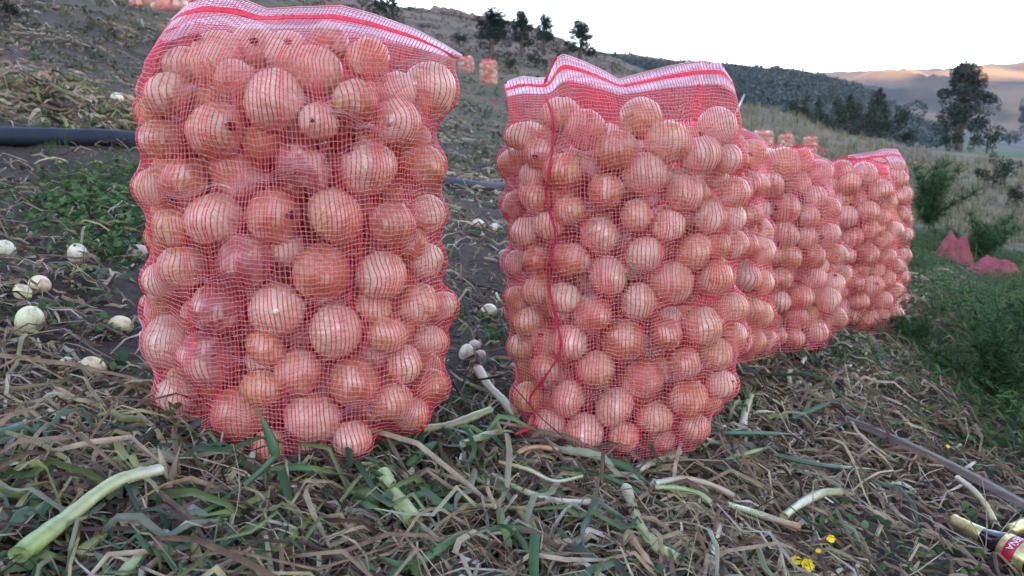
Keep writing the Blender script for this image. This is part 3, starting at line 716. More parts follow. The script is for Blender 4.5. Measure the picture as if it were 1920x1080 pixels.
# ------------------------------------------------------------------ loose onions on the soil
PALE = (.56, .53, .33); WHITE = (.62, .56, .42); PINK = (.48, .33, .28)
LOOSE = [(48,597,32,PALE,'large pale green peeled onion on the soil at far left'),
 (222,607,24,(.66,.55,.33),'round cream onion on the soil just left of the large sack'),
 (122,682,20,PALE,'pale green onion, left of a touching pair on the soil'),
 (170,685,25,(.66,.50,.30),'half-skinned tan onion, right of a touching pair on the soil'),
 (38,545,19,(.72,.66,.40),'yellowish onion at the left edge above the large peeled one'),
 (70,530,22,(.66,.50,.34),'tan onion behind the yellowish one at the left edge'),
 (142,473,23,WHITE,'white pointed onion lying on its side among the litter'),
 (278,562,19,PALE,'pale green onion touching the left side of the large sack'),
 (255,470,19,PINK,'dull pinkish onion close to the large sack\'s left side'),
 (8,464,19,WHITE,'white onion cut by the left edge of the picture'),
 (216,181,12,WHITE,'small white onion by the leaf heap up the slope'),
 (240,184,9,(.45,.25,.13),'small brown onion by the leaf heap up the slope'),
 (897,419,13,WHITE,'white onion, left of two on the far soil between the sacks'),
 (928,426,12,WHITE,'white onion, right of two on the far soil between the sacks'),
 (916,581,18,(.74,.62,.42),'cream onion with a brown blemish alone between the two front sacks'),
 (874,659,18,WHITE,'white onion in the little cluster beside the large sack'),
 (890,645,12,WHITE,'small white onion behind the cluster beside the large sack'),
 (899,666,14,PINK,'pinkish onion in the little cluster beside the large sack'),
 (965,663,12,WHITE,'white onion, upper of two against the corded sack'),
 (967,685,11,PALE,'pale onion, lower of two against the corded sack'),
 (950,478,17,(.16,.11,.09),'dull brown onion on the dark soil left of the corded sack')]
rl = np.random.default_rng(77)
for (px, py, rp, c, lb) in LOOSE:
    g = ground(px, py + rp * .8); R = rp * g[1] / F * .92
    p = g + np.array([0, R * .5, R * .6])
    ax = nrm(np.array([rl.normal(), rl.normal() * .5, .25 * rl.normal()]))
    o = place_onion(p, R, c, Vector(ax).to_track_quat('Z', 'Y'), lb, 'loose onions left on the soil')
    o.data = ONP; o.scale = (R * .9, R * .9, R * 1.15)

# ------------------------------------------------------------------ straw and leaf litter
def ribbons(pos, L, Wd, hd, kap, arch, lift, roll, twist, m=6, taper=.5, rs=None):
    n = len(L); s_ = np.linspace(0, 1, m)[None]
    ang = hd[:, None] + kap[:, None] * (s_ - .5)
    st = L[:, None] / (m - 1)
    X = np.cumsum(np.cos(ang) * st, 1); Y = np.cumsum(np.sin(ang) * st, 1)
    X = pos[:, 0:1] + X - X.mean(1, keepdims=True); Y = pos[:, 1:2] + Y - Y.mean(1, keepdims=True)
    Z = height(X, Y) + lift[:, None] + arch[:, None] * np.sin(np.pi * s_) + (rs.normal(size=(n, m)) * .22 * L[:, None] * .25 if rs is not None else 0)
    P = np.stack([X, Y, Z], -1); T = nrm(np.gradient(P, axis=1))
    side = nrm(np.cross(T, np.array([0, 0, 1.0]))); up = np.cross(side, T)
    ps = roll[:, None] + twist[:, None] * s_
    wd = Wd[:, None] * (1 - taper * np.abs(2 * s_ - 1) ** 2) * .5
    S = (side * np.cos(ps)[..., None] + up * np.sin(ps)[..., None]) * wd[..., None]
    N = (-side * np.sin(ps)[..., None] + up * np.cos(ps)[..., None]) * (wd * .45)[..., None]
    return P, S, N
def scatter(n, ymin, ymax, tmin, tmax, dens, r):
    out = []
    tot = 0
    while tot < n:
        Y = np.exp(r.uniform(np.log(ymin), np.log(ymax), n * 2)); t = r.uniform(tmin, tmax, n * 2); X = t * Y
        k = r.uniform(size=n * 2) < dens(X, Y); out.append(np.stack([X[k], Y[k]], -1)); tot += k.sum()
        if len(out) > 60: break
    return np.concatenate(out)[:n]
rowline = lambda X, Y: X - np.interp(Y, [.8, 1.2, 1.6, 2.0, 2.5, 3.0, 3.6, 6], [-.9, -.3, .25, .46, .85, 1.28, 1.6, 2.6])
def dens_straw(X, Y):
    d = rowline(X, Y)
    heavy = np.exp(-((d - .28) / .55) ** 2) * (Y < 6) + (Y < 1.28) * np.clip(1.2 - np.maximum(X - .45, 0) * 2.2, .12, 1)
    patchy = np.clip(.32 + 1.2 * fbm(X * 1.5, Y * 1.5, 91, 3), .03, 1)
    rightw = np.where(d > 1.0, .3, 1)
    return np.clip(np.maximum(heavy, patchy * .5) * rightw * np.where(Y > 6, .6, 1) * (1 - .75 * sstep(.42, .62, X) * (1 - sstep(1.45, 1.8, Y))), 0, 1)
def build_strips(name, n, ymin, ymax, dens, lmu, lsd, wlo, whi, pal, pw, mat, label, cat, seed, liftk=.03, tmin=-1.15, tmax=.85, archk=.12, rollk=.9, taper=.5, m=6, thickset=True, sizefar=True):
    r = np.random.default_rng(seed); pos = scatter(n, ymin, ymax, tmin, tmax, dens, r); n = len(pos)
    far = np.maximum(1, pos[:, 1] / 3.2) ** .6 if sizefar else 1
    L = np.exp(r.normal(np.log(lmu), lsd, n)) * far; Wd = r.uniform(wlo, whi, n) * far
    pile = dens(pos[:, 0], pos[:, 1])
    lift = r.uniform(0, 1, n) ** 1.5 * liftk * (.35 + pile) + .002
    P, S, N = ribbons(pos, L, Wd, r.uniform(0, 2 * np.pi, n), r.normal(0, 1.3, n), L * r.uniform(0, archk, n), lift, r.normal(0, rollk, n), r.normal(0, 1.4, n), m, taper, r)
    V_, Q_ = strips(P, S, N if thickset else None); kk = 3 if thickset else 2
    c = np.array(pal)[r.choice(len(pal), n, p=np.array(pw) / sum(pw))] * r.uniform(.75, 1.25, (n, 1))
    c2 = c * r.uniform(.65, 1.2, (n, 1))
    tt = np.linspace(0, 1, m)[None, :, None]
    cl = c[:, None] * (1 - tt) + c2[:, None] * tt
    cl = np.repeat(cl[:, :, None], kk, 2)
    o = link(name, mesh_np(name, V_, Q_, col=cl.reshape(-1, 3)), mat); tag(o, label, cat, kind='stuff'); return o
STRAW = [(.30, .20, .13), (.18, .11, .075), (.39, .295, .20), (.095, .058, .043), (.32, .265, .14), (.44, .37, .29)]
build_strips('straw_litter', 19000, .72, 7, dens_straw, .095, .5, .002, .0095, STRAW, [4, 4, 3, 3, 2, 1.2], M['straw'], 'brown and tan dried onion leaves strewn over the ground', 'straw', 301, liftk=.034, archk=.2)
build_strips('leaf_fragments', 6800, .72, 9, lambda X, Y: np.clip(.35 + .9 * fbm(X * 2, Y * 2, 95, 3), .05, 1), .035, .4, .004, .014, STRAW + [(.42, .24, .2)], [4, 4, 2, 4, 1, 1, 1], M['straw'], 'small dry scraps of onion skin and leaf on the soil', 'litter', 302, liftk=.008, m=4)
build_strips('fine_stems', 2600, .72, 6, dens_straw, .11, .4, .0012, .0028, STRAW, [3, 3, 4, 2, 2, 2], M['straw'], 'thin dry stems tangled in the straw', 'straw', 303, liftk=.045, archk=.25, m=7, thickset=False)
GREEN = [(.045, .105, .045), (.07, .135, .05), (.035, .08, .045), (.12, .17, .06), (.20, .21, .07)]
dens_green = lambda X, Y: np.clip(np.exp(-((rowline(X, Y) - .1) / .33) ** 2) * (Y < 3.4) + (Y < 1.2) * (X < .5) * .8, 0.01, 1)
build_strips('cut_green_leaves', 1000, .78, 4, dens_green, .17, .35, .006, .015, GREEN + [(.24, .24, .15), (.17, .19, .12)], [4, 4, 3, 2, 1, 2.5, 2.5], M['leaf'], 'scattered cut green onion leaves mixed into the straw', 'leaves', 304, liftk=.05, archk=.12, rollk=.6, taper=.75, m=9)
build_strips('pale_stems', 760, .78, 5, dens_green, .085, .35, .006, .013, [(.50, .50, .36), (.42, .46, .25), (.55, .50, .42), (.45, .36, .25)], [3, 2, 2, 2], M['stalk'], 'short pale stem pieces mixed into the straw', 'stems', 305, liftk=.03, rollk=.5, taper=.25, m=7)
build_strips('far_straw', 4200, 4.5, 16, lambda X, Y: np.clip(.35 + 1.1 * fbm(X * .8, Y * .8, 97, 3), .03, 1), .08, .4, .006, .016, STRAW, [4, 3, 4, 2, 3, 2], M['straw'], 'pale straw strewn over the field up the slope', 'straw', 307, liftk=.03, tmin=-.8, tmax=.35, m=4)
# leaf heap up the slope at left
def dens_heap(X, Y):
    c1 = np.exp(-(((X + 2.65) / .75) ** 2 + ((Y - 4.35) / .38) ** 2)); return np.clip(c1, 0, 1)
build_strips('straw_heap', 900, 3.2, 6, dens_heap, .2, .4, .008, .02, STRAW + GREEN[2:], [3, 3, 3, 2, 4, 1, 2, 2, 2], M['straw'], 'heap of yellowing onion leaves up the slope at left', 'straw heap', 306, liftk=.16, tmin=-.9, tmax=-.35, sizefar=False, m=8)

# ------------------------------------------------------------------ stalks and leaves one can pick out
def lay(ctrl, lift, n=22):
    pts = []
    for c in ctrl:
        if len(c) == 3: pts.append(at(*c))
        else: pts.append(ground(c[0], c[1], lift))
    return spline(pts, n)
TOPG = {}
def stalk(label, ctrl, w0, w1, cols, lift=.02, seed=0):
    r = np.random.default_rng(400 + seed); P = lay(ctrl, lift, 24)
    Ym = P[:, 1]; wd = np.linspace(w0, w1, 24) * Ym / F * .42
    wd = wd * (1 + .10 * np.sin(np.linspace(0, 9, 24) + seed)) * (1 + .04 * r.normal(size=24))
    v, q, t = tube(P, wd, 12, True, .03, .85)
    tt = np.linspace(0, len(cols) - 1 - 1e-6, 24); i = tt.astype(int); u = (tt - i)[:, None]; cc = np.array(cols)
    c = cc[i] * (1 - u) + cc[i + 1] * u
    ang = np.tile(np.arange(12), 24); c = np.repeat(c, 12, 0) * (1 + .16 * np.sin(ang * 2.1 + seed))[:, None]
    c = np.vstack([c, cc[0] * .8, cc[-1] * .85])
    root = link('onion_stalk', mesh_np('stalk', v - P[0], q, t, col=c), M['stalk'], loc=P[0]); tag(root, label, 'stalk', 'cut onion stalks on the straw')
    # dry outer sheath peeling from one end
    k = 6; e = P[-1] if seed % 2 else P[0]; d = nrm(P[-1] - P[-4]) if seed % 2 else nrm(P[0] - P[3]); Vs = []; Qs = []; off = 0; cs = []
    for j in range(3):
        a = r.normal(size=3) * .6; dir_ = nrm(d + a * np.array([1, 1, .5])); LL = wd.mean() * r.uniform(2.0, 4.0)
        pt = e + dir_ * np.linspace(-.3, 1, k)[:, None] * LL + np.array([0, 0, -1]) * (np.linspace(0, 1, k) ** 2)[:, None] * LL * .3
        S = np.broadcast_to(nrm(np.cross(dir_, r.normal(size=3))) * wd.mean() * .45, (k, 3)) * np.linspace(1, .3, k)[:, None]
        vv, qq = strips(pt[None], S[None]); Vs.append(vv); Qs.append(qq + off); off += len(vv); cs.append(np.broadcast_to(np.array(STRAW[r.integers(6)]), (len(vv), 3)))
    link('dry_sheath', mesh_np('sheath', np.vstack(Vs) - P[0], np.vstack(Qs), col=np.vstack(cs)), M['straw'], root)
    return root
PG, WH, TN, LG, DG, OR, YG = (.33, .37, .18), (.47, .45, .35), (.34, .25, .15), (.24, .36, .12), (.10, .17, .07), (.40, .20, .10), (.33, .30, .11)
ST = [('thick pale green stalk reaching in from the lower left corner', [(35,1040),(120,975),(215,905),(300,880)], 52, 30, [LG, PG, PG, WH], .062),
 ('stout green stalk stub with a frayed end below the gap between front sacks', [(718,885),(738,925),(778,978)], 34, 44, [PG, PG, (.36,.44,.18)], .04),
 ('long white-to-green stalk with a cut round end below the corded sack', [(1174,915),(1200,985),(1235,1025),(1272,1048)], 26, 32, [WH, PG, PG, LG], .035),
 ('pale bent stalk at the right, tip raised toward the dark soil', [(1470,968),(1500,945),(1540,925),(1578,922)], 20, 24, [PG, WH, PG, YG], .035),
 ('pale stalk with an orange dried tip at lower right', [(1362,945),(1410,960),(1455,975),(1500,988)], 18, 20, [WH, PG, TN, OR], .035),
 ('tan arched stalk below the corded sack\'s right corner', [(1228,906),(1280,898),(1330,908),(1376,930)], 18, 16, [WH, TN, TN, TN], .045),
 ('thin light green stalk below the tan arched one', [(1228,914),(1270,915),(1310,925),(1335,945)], 15, 12, [PG, LG, LG], .04),
 ('tan stalk leaning up between the two front sacks', [(896,690),(915,722),(945,752),(968,780)], 22, 20, [OR, TN, PG, TN], .04),
 ('long yellowish stalk lying in the gap between the two front sacks', [(790,805),(850,795),(920,768)], 22, 20, [YG, TN, PG], .04),
 ('pale stalk beside the lower corner of the corded seam', [(868,832),(900,820),(940,808)], 20, 20, [PG, PG, TN], .04),
 ('white-tan stalk sloping down right below the seam corner', [(922,890),(980,920),(1040,938),(1112,942)], 16, 18, [TN, PG, WH, WH], .035),
 ('slim white stalk curling below the corded sack\'s seam corner', [(935,866),(990,880),(1040,902),(1092,893)], 12, 9, [OR, PG, WH, PG], .045),
 ('orange-brown stalk curled against the corded sack\'s base', [(968,852),(985,842),(1010,838),(1045,843)], 12, 15, [OR, OR, OR], .04),
 ('pale green stalk along the front of the corded sack\'s base', [(1060,838),(1100,848),(1140,862),(1175,880)], 15, 18, [PG, PG, WH], .03),
 ('thick white stalk half buried under the corded sack\'s front', [(1192,882),(1230,866),(1275,848)], 20, 18, [WH, PG, WH], .03),
 ('white stalk standing up at the right of the corded sack', [(1392,800),(1398,770),(1408,742)], 20, 16, [WH, PG, (.2,.3,.12)], .03),
 ('whitish papery stalk upright at the bottom edge right of centre', [(1332,1062),(1338,1025),(1348,985)], 24, 18, [WH, WH, TN], .03),
 ('curved greenish stalk beside the bottle neck', [(1795,895),(1825,920),(1850,950),(1864,978)], 15, 16, [WH, TN, YG, TN], .03),
 ('pale stalk cut by the bottom edge left of centre', [(222,1085),(262,1045),(312,1000)], 34, 24, [PG, PG, WH], .035),
 ('yellowing flat stalk next to the lower left thick stalk', [(140,1045),(190,1005),(246,966)], 30, 26, [YG, YG, TN], .03),
 ('tan leathery stalk pointing down at the bottom edge centre', [(1180,1005),(1200,1035),(1225,1075)], 26, 24, [TN, OR, TN], .03)]
for k, (lb, c, w0, w1, cl, lf) in enumerate(ST): stalk(lb, c, w0, w1, cl, lf + .022, k)
g = ground(1248, 985); o = place_onion(g + np.array([0, .012, .018]), .019, (.62, .66, .34), Vector((-.3, -.5, .8)).to_track_quat('Z', 'Y'), 'small pale green cut bulb among the stalks below the corded sack', 'loose onions left on the soil')

def leaf(label, ctrl, w, cols, lift=.045, seed=0, fold=.5):
    r = np.random.default_rng(500 + seed); n = 26; P = lay(ctrl, lift, n)
    s_ = np.linspace(0, 1, n); wd = w * P[:, 1] / F * .5 * np.clip(np.minimum(1, .45 + s_ * 3), 0, 1) * np.clip((1 - s_) * 3.0, .12, 1)
    T = nrm(np.gradient(P, axis=0)); view = nrm(np.array([0, 0, CZ + .35]) - P)
    side = nrm(np.cross(T, view * .6 + np.array([0, 0, .5]))); up = np.cross(side, T); up = np.where((up * view).sum(-1, keepdims=True) < 0, -up, up)
    ps = r.normal() * .2 + np.sin(s_ * 4 + seed) * .25
    S = (side * np.cos(ps)[:, None] + up * np.sin(ps)[:, None]) * wd[:, None]
    Nn = (up * np.cos(ps)[:, None] - side * np.sin(ps)[:, None])
    rows = [P - S, P - S * .55 + Nn * wd[:, None] * fold * .8, P + Nn * wd[:, None] * fold, P + S * .55 + Nn * wd[:, None] * fold * .8, P + S, P + S * .5 - Nn * wd[:, None] * .15, P - S * .5 - Nn * wd[:, None] * .15]
    V_ = np.stack(rows, 1).reshape(-1, 3)
    tt = np.linspace(0, len(cols) - 1 - 1e-6, n); i = tt.astype(int); u = (tt - i)[:, None]; cc = np.array(cols); c = cc[i] * (1 - u) + cc[i + 1] * u
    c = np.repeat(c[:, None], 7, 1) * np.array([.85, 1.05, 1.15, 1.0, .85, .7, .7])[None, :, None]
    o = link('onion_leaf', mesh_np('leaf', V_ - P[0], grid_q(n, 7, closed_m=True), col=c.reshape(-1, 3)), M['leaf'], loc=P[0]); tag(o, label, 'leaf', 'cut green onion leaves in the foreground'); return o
G1, G2, G3, Y1, Y2 = (.045, .12, .05), (.06, .15, .055), (.035, .085, .05), (.19, .22, .055), (.26, .21, .08)
LV = [('upright kinked dark green leaf in front of the large sack\'s base', [(348,978),(440,925),(505,868,1.06),(514,845,1.06),(498,800,1.06),(484,766,1.06)], 22, [G2, G1, G1, G2]),
 ('short dark green leaf bent over at lower left', [(325,902),(333,940),(348,982)], 14, [G1, G2]),
 ('yellow-green leaf left of bottom centre pointing up to the large sack', [(352,978),(450,952),(576,888)], 22, [G2, Y1, Y2]),
 ('dark green leaf second below the kinked upright leaf', [(372,1058),(450,1000),(548,968)], 20, [G1, G2, Y1]),
 ('long dark green leaf along the bottom edge left of centre', [(360,1078),(470,1042),(525,1005),(548,958)], 22, [G3, G1, G2]),
 ('broad yellow-edged green leaf rising from the bottom edge left of centre', [(440,1072),(540,1015),(615,932)], 24, [G2, Y1, Y1]),
 ('wide dark green leaf pressed under the large sack\'s front', [(505,880),(570,878),(655,892)], 24, [G1, G2, Y1]),
 ('broad arched green leaf at the right foot of the large sack', [(762,874),(790,848),(824,826)], 26, [G2, G1, G2]),
 ('green leaf tip just left of the stout stalk stub', [(688,902),(710,885),(737,858)], 20, [G2, G1]),
 ('narrow dark leaf hanging straight down at bottom centre', [(787,900),(788,950),(778,1005),(770,1040)], 15, [G3, G1, G3]),
 ('long bright green leaf sweeping up from the bottom centre', [(728,1076),(800,1045),(860,1005),(908,990)], 26, [G1, G2, G2, G1]),
 ('long yellow-green leaf curving down between the two front sacks', [(856,884),(930,915),(985,975),(1018,1060)], 17, [(.3,.4,.14), Y1, Y2, Y2]),
 ('dark leaf in the bottom left corner of the green tangle', [(600,1030),(660,1050),(724,1078)], 24, [G3, G1, G2]),
 ('dark green leaf across the front of the corded sack', [(1052,876),(1130,892),(1200,925),(1284,968)], 17, [G3, G1, G3]),
 ('pair-forming green leaf close under the corded sack\'s front', [(1110,858),(1165,872),(1216,905)], 22, [G2, G1, G2]),
 ('long dark leaf running right from the corded sack\'s base', [(1288,846),(1370,885),(1440,920)], 15, [G1, G3, Y1]),
 ('straight blue-green leaf pointing right beside the corded sack', [(1330,812),(1420,812),(1510,815)], 13, [G3, G1, G1]),
 ('light green leaf tip under the straight blue-green leaf', [(1360,862),(1400,850),(1448,836)], 14, [G2, Y1]),
 ('long thin leaf trailing right over the dark soil', [(1450,852),(1540,872),(1645,880)], 12, [G1, G3, (.3,.36,.2)]),
 ('blue-green leaf on the straw in front of the fourth sack', [(1478,786),(1520,770),(1566,750)], 16, [G3, G1]),
 ('short dark green leaf at bottom centre right of the hanging one', [(898,1000),(960,988),(1032,1012)], 16, [G1, G2, G3]),
 ('thin leaf lying along the straw left of the corded sack', [(640,852),(720,838),(800,800)], 15, [G3, G1, G2]),
 ('green leaf under the right corner of the large sack', [(745,880),(700,862),(660,850)], 16, [G1, G3]),
 ('thin dark leaf pointing left at the lower left edge', [(0,928),(50,930),(92,935)], 16, [G3, G1])]
for k, (lb, c, w_, cl) in enumerate(LV): leaf(lb, c, w_, cl, .056, k)
dry = [('pale dry leaf standing up by the large sack\'s corner', [(300,955),(318,905,1.03),(340,830,1.03)], 18, [STRAW[4], STRAW[2], STRAW[0]]),
 ('forked dry leaf leaning left at the large sack\'s corner', [(325,918),(308,880,1.02),(296,836,1.02)], 14, [STRAW[0], STRAW[2]]),
 ('curled papery leaf hanging in the lower left litter', [(262,1000),(250,965),(242,930)], 16, [STRAW[5], STRAW[2]]),
 ('brown dry leaf looping above the straw at bottom centre', [(640,1000),(690,960),(730,1010)], 14, [STRAW[2], STRAW[0], STRAW[2]])]
for k, (lb, c, w_, cl) in enumerate(dry): o = leaf(lb, c, w_, cl, .05, 60 + k, .25); o['group'] = 'dry leaves picked out of the straw'

# ------------------------------------------------------------------ board and bottles
b0 = ground(1585, 785, .03); b1 = ground(1960, 970, .03)
dr = nrm(b1 - b0); sd_ = nrm(np.cross(dr, [0, 0, 1])); up_ = np.cross(sd_, dr); nb = 30
ctr = b0 + (b1 - b0) * np.linspace(0, 1, nb)[:, None] + up_ * (.012 * np.sin(np.linspace(0, 3.1, nb)))[:, None]
hw = np.linspace(.005, .008, nb) * (1 + .05 * rl.normal(size=nb)); th_ = .008
prof = [(-1, -1), (-1, .8), (-.85, 1), (.85, 1), (1, .8), (1, -1)]
V_ = np.stack([ctr + sd_ * (hw * p)[:, None] + up_ * (th_ * q_ ) for p, q_ in prof], 1).reshape(-1, 3)
Vc = np.vstack([V_]); Qb = grid_q(nb, 6, closed_m=True)
mw, wn, wl, wb = new_mat('weathered board')
tcw = wn.new('ShaderNodeNewGeometry'); mp = wn.new('ShaderNodeMapping'); mp.vector_type = 'TEXTURE'
mp.inputs['Rotation'].default_value = (0, 0, math.atan2(dr[1], dr[0])); mp.inputs['Scale'].default_value = (.12, .006, .006)
wl.new(tcw.outputs['Position'], mp.inputs[0]); tw_ = noise(wn, wl, mp.outputs[0], 1.0, 5, .7)
wl.new(ramp(wn, wl, tw_.outputs[0], [(.3, (.085, .065, .055)), (.7, (.21, .17, .15))]).outputs[0], wb.inputs['Base Color']); wb.inputs['Roughness'].default_value = .8
bump(wn, wl, wb, tw_.outputs[0], .5, .003)
BO = link('wooden_slat', mesh_np('slat', V_ - b0, Qb, smooth=False), mw, loc=b0)
tag(BO, 'long narrow weathered grey wooden slat lying among the weeds at lower right', 'slat')

GOLD, gn_, gl_, gb_ = new_mat('gold foil')
tg = gn_.new('ShaderNodeTexCoord'); tn = noise(gn_, gl_, tg.outputs['Object'], 90, 3)
gl_.new(ramp(gn_, gl_, tn.outputs[0], [(.3, (.42, .34, .12)), (.7, (.66, .58, .30))]).outputs[0], gb_.inputs['Base Color'])
gb_.inputs['Metallic'].default_value = .75; gb_.inputs['Roughness'].default_value = .32; bump(gn_, gl_, gb_, tn.outputs[0], .15, .002)
GLASS = plain('brown bottle glass', (.010, .006, .008), .08, 20, .2, spec=.6)
REDL = plain('red label band', (.42, .02, .035), .4, 80, .15)
TXT = plain('label lettering', (.75, .72, .78), .5, 80, .05)
def lathe(prof, seg=32):
    prof = np.array(prof); a = np.linspace(0, 2 * np.pi, seg, endpoint=False)
    V_ = np.stack([np.broadcast_to(prof[:, None, 1], (len(prof), seg)), prof[:, None, 0] * np.cos(a), prof[:, None, 0] * np.sin(a)], -1)
    return V_.reshape(-1, 3), grid_q(len(prof), seg, closed_m=True)
def bottle(label, tip, toward, text, roll=0.0):
    tip = np.array(tip); d = nrm(np.array(toward) - tip)
    root = link('beer_bottle', None, loc=tip); tag(root, label, 'bottle', 'bottles dropped in the weeds')
    zx = Vector(d); yy = Vector((0, 0, 1)).cross(zx).normalized(); zz = zx.cross(yy)
    root.scale = (.9,) * 3; root.rotation_mode = 'QUATERNION'; root.rotation_quaternion = Matrix((zx, yy, zz)).transposed().to_quaternion() @ Quaternion((1, 0, 0), roll)
    v, q = lathe([(.0, .0), (.012, 0), (.0132, .004), (.0125, .012), (.0145, .05), (.018, .075), (.026, .098), (.0315, .115), (.0325, .13), (.0325, .225), (.030, .236), (.022, .24), (0, .236)])
    link('glass_body', mesh_np('glass_body', v, q), GLASS, root)
    v, q = lathe([(.0, -.001), (.0130, -.001), (.0142, .004), (.0134, .012), (.0155, .05), (.0180, .0705), (.0176, .0712)]); link('neck_foil', mesh_np('neck_foil', v, q), GOLD, root)
    v, q = lathe([(.0327, .118), (.0332, .1185), (.0333, .1755), (.0328, .176)]); lb = link('label', mesh_np('label', v, q), GOLD, root)
    v, q = lathe([(.0334, .131), (.0337, .1312), (.0337, .1535), (.0334, .154)]); link('label_band', mesh_np('label_band', v, q), REDL, lb)
    cu = bpy.data.curves.new('lettering', 'FONT'); cu.body = text; cu.size = .0185; cu.align_x = 'CENTER'; cu.extrude = 0
    to = bpy.data.objects.new('lettering', cu); COL.objects.link(to); dg = bpy.context.evaluated_depsgraph_get()
    me = bpy.data.meshes.new_from_object(to.evaluated_get(dg)); bpy.data.objects.remove(to)
    for vv in me.vertices:      # wrap the word round the band
        a_ = -vv.co.x / .0345 + .5; h_ = vv.co.y
        vv.co = (.1362 + h_ * .95, .0341 * math.sin(a_ ), .0341 * math.cos(a_))
    me.materials.append(TXT); link('lettering', me, None, lb)
    return root
bt0 = ground(1786, 974, .03); bt1 = ground(1925, 1048, .045)
bottle('brown beer bottle with gold neck foil and gold label lying at lower right', bt0, bt1, 'CUSQUEÑA', R_(8))
bt2 = ground(1894, 994, .035); bt3 = ground(2060, 940, .04)
bottle('second bottle with gold neck foil, cut by the right edge', bt2, bt3, 'CUSQUEÑA', R_(10))

# ------------------------------------------------------------------ vegetation helpers
def leafcloud(C, n, rad, size, r, cols, flat=.0, shell=.55):
    """n leaf faces spread through each ellipsoid of centres C (k,3), radii rad (k,3)"""
    C = np.asarray(C, float); k = len(C); rad = np.broadcast_to(np.asarray(rad, float), (k, 3))
    idx = np.repeat(np.arange(k), n); N = len(idx)
    d = nrm(r.normal(size=(N, 3))); q = r.uniform(size=(N, 1)) ** (1 / 3) * (1 - shell) + shell * r.uniform(.75, 1.05, (N, 1))
    P = C[idx] + d * q * rad[idx]
    u = nrm(r.normal(size=(N, 3))); v_ = nrm(np.cross(u, r.normal(size=(N, 3))))
    sz = np.broadcast_to(size, (k,))[idx][:, None] * r.uniform(.6, 1.4, (N, 1))
    V_ = np.stack([P - u * sz, P + v_ * sz * .5, P + u * sz, P - v_ * sz * .5], 1).reshape(-1, 3)
    Q_ = np.arange(N * 4).reshape(-1, 4)
    cl = np.array(cols)[r.integers(len(cols), size=N)] * r.uniform(.7, 1.3, (N, 1)) 
    return V_, Q_, np.repeat(cl, 4, 0)
DK = [(.028, .042, .026), (.038, .055, .030), (.022, .034, .025)]
DK2 = [(.042, .060, .052), (.058, .074, .060), (.034, .050, .048)]
def limbs(tr, H, r, n=9, lo=.3):
    Vs, Qs, off = [], [], 0
    v, q, t = tube(tr, np.linspace(.035, .008, len(tr)) * H, 7, False); Vs.append(v); Qs.append(q); off = len(v)
    tips = []
    for k in range(n):
        f = lo + (1 - lo) * (k + .5) / n; p = tr[int(f * (len(tr) - 1))]; a = k * 2.4 + r.uniform(-.4, .4); L = H * r.uniform(.10, .2) * (1.3 - f * .7)
        e = p + np.array([math.cos(a) * L, math.sin(a) * L, L * r.uniform(.4, .9)]); P = spline([p, (p + e) / 2 + np.array([0, 0, -.05 * L]), e], 5)
        v, q, t = tube(P, np.linspace(.010, .003, 5) * H, 5, False); Vs.append(v); Qs.append(q + off); off += len(v); tips.append(e)
    return np.vstack(Vs), np.vstack(Qs), np.array(tips)
def tree_meshes(kind, seed):
    r = np.random.default_rng(seed)
    tr = spline([(0, 0, -.03), (.01, .0, .3), (-.015, .01, .65), (.01, 0, .97)], 14)
    v, q, tips = limbs(tr, 1.0, r, 14, .3 if kind == 'euc' else .12)
    tm = mesh_np('trunk', v, q); tm.materials.append(M['bark'])
    if kind == 'euc':
        C = np.vstack([tips, tr[7:] + r.normal(0, .02, (7, 3)), r.normal(0, 1, (10, 3)) * np.array([.12, .12, .16]) + np.array([0, 0, .62])])
        C = np.vstack([C, [(-.06, 0, .86), (.09, .02, .84), (.0, 0, .95), (.2, 0, .48), (-.17, 0, .5), (.24, .03, .40)]]); rad = r.uniform(.045, .095, (len(C), 1)) * np.array([1, 1, 1.25])
        v, q, c = leafcloud(C, 300, rad * 1.15, .012, r, DK2)
    elif kind == 'con':
        C = []; rad = []
        for k in range(26):
            f = .08 + .9 * k / 26; w_ = .24 * (1 - f) ** .75 + .015; a = k * 2.4
            C.append((w_ * .6 * math.cos(a), w_ * .6 * math.sin(a), f)); rad.append((w_ * .62, w_ * .62, .06))
        v, q, c = leafcloud(C, 80, rad, .018, r, DK)
    elif kind == 'thin':
        C = np.vstack([tips, tr[6:]]) + r.normal(0, .02, (len(tips) + 8, 3)); C = np.vstack([C, r.normal(0, 1, (8, 3)) * np.array([.15, .15, .08]) + np.array([0, 0, .2])])
        v, q, c = leafcloud(C, 55, r.uniform(.04, .085, (len(C), 1)) * np.ones(3), .018, r, DK2)
    else:
        C = r.normal(0, 1, (24, 3)) * np.array([.24, .24, .17]) + np.array([0, 0, .5]); C[:, 2] = np.clip(C[:, 2], .12, .86)
        v, q, c = leafcloud(C, 85, r.uniform(.10, .18, (24, 1)) * np.ones(3), .028, r, DK)
    cm = mesh_np('crown', v, q, col=c); cm.materials.append(M['foliage'])
    return tm, cm
TM = {k: [tree_meshes(k, 700 + 10 * i + j) for j in range(2)] for i, k in enumerate(('euc', 'con', 'thin', 'bush'))}
def tree(kind, label, px, base, top, wide=1.0, var=0, group=None, name='tree', Y=None):
    g = ground(px, base) if Y is None else np.array([*at(px, base, Y)[:2], 0])
    g[2] = height(g[0], g[1]) if Y is not None else g[2]
    H = at(px, top, g[1])[2] - g[2]
    root = link(name, None, loc=g); root.scale = (H * wide, H * wide, H); root.rotation_euler = (0, 0, random.uniform(0, 6.28)); tag(root, label, 'bush' if kind == 'bush' else 'tree', group)
    tm, cm = TM[kind][var]; link('trunk', tm, None, root); link('crown', cm, None, root)
    return root
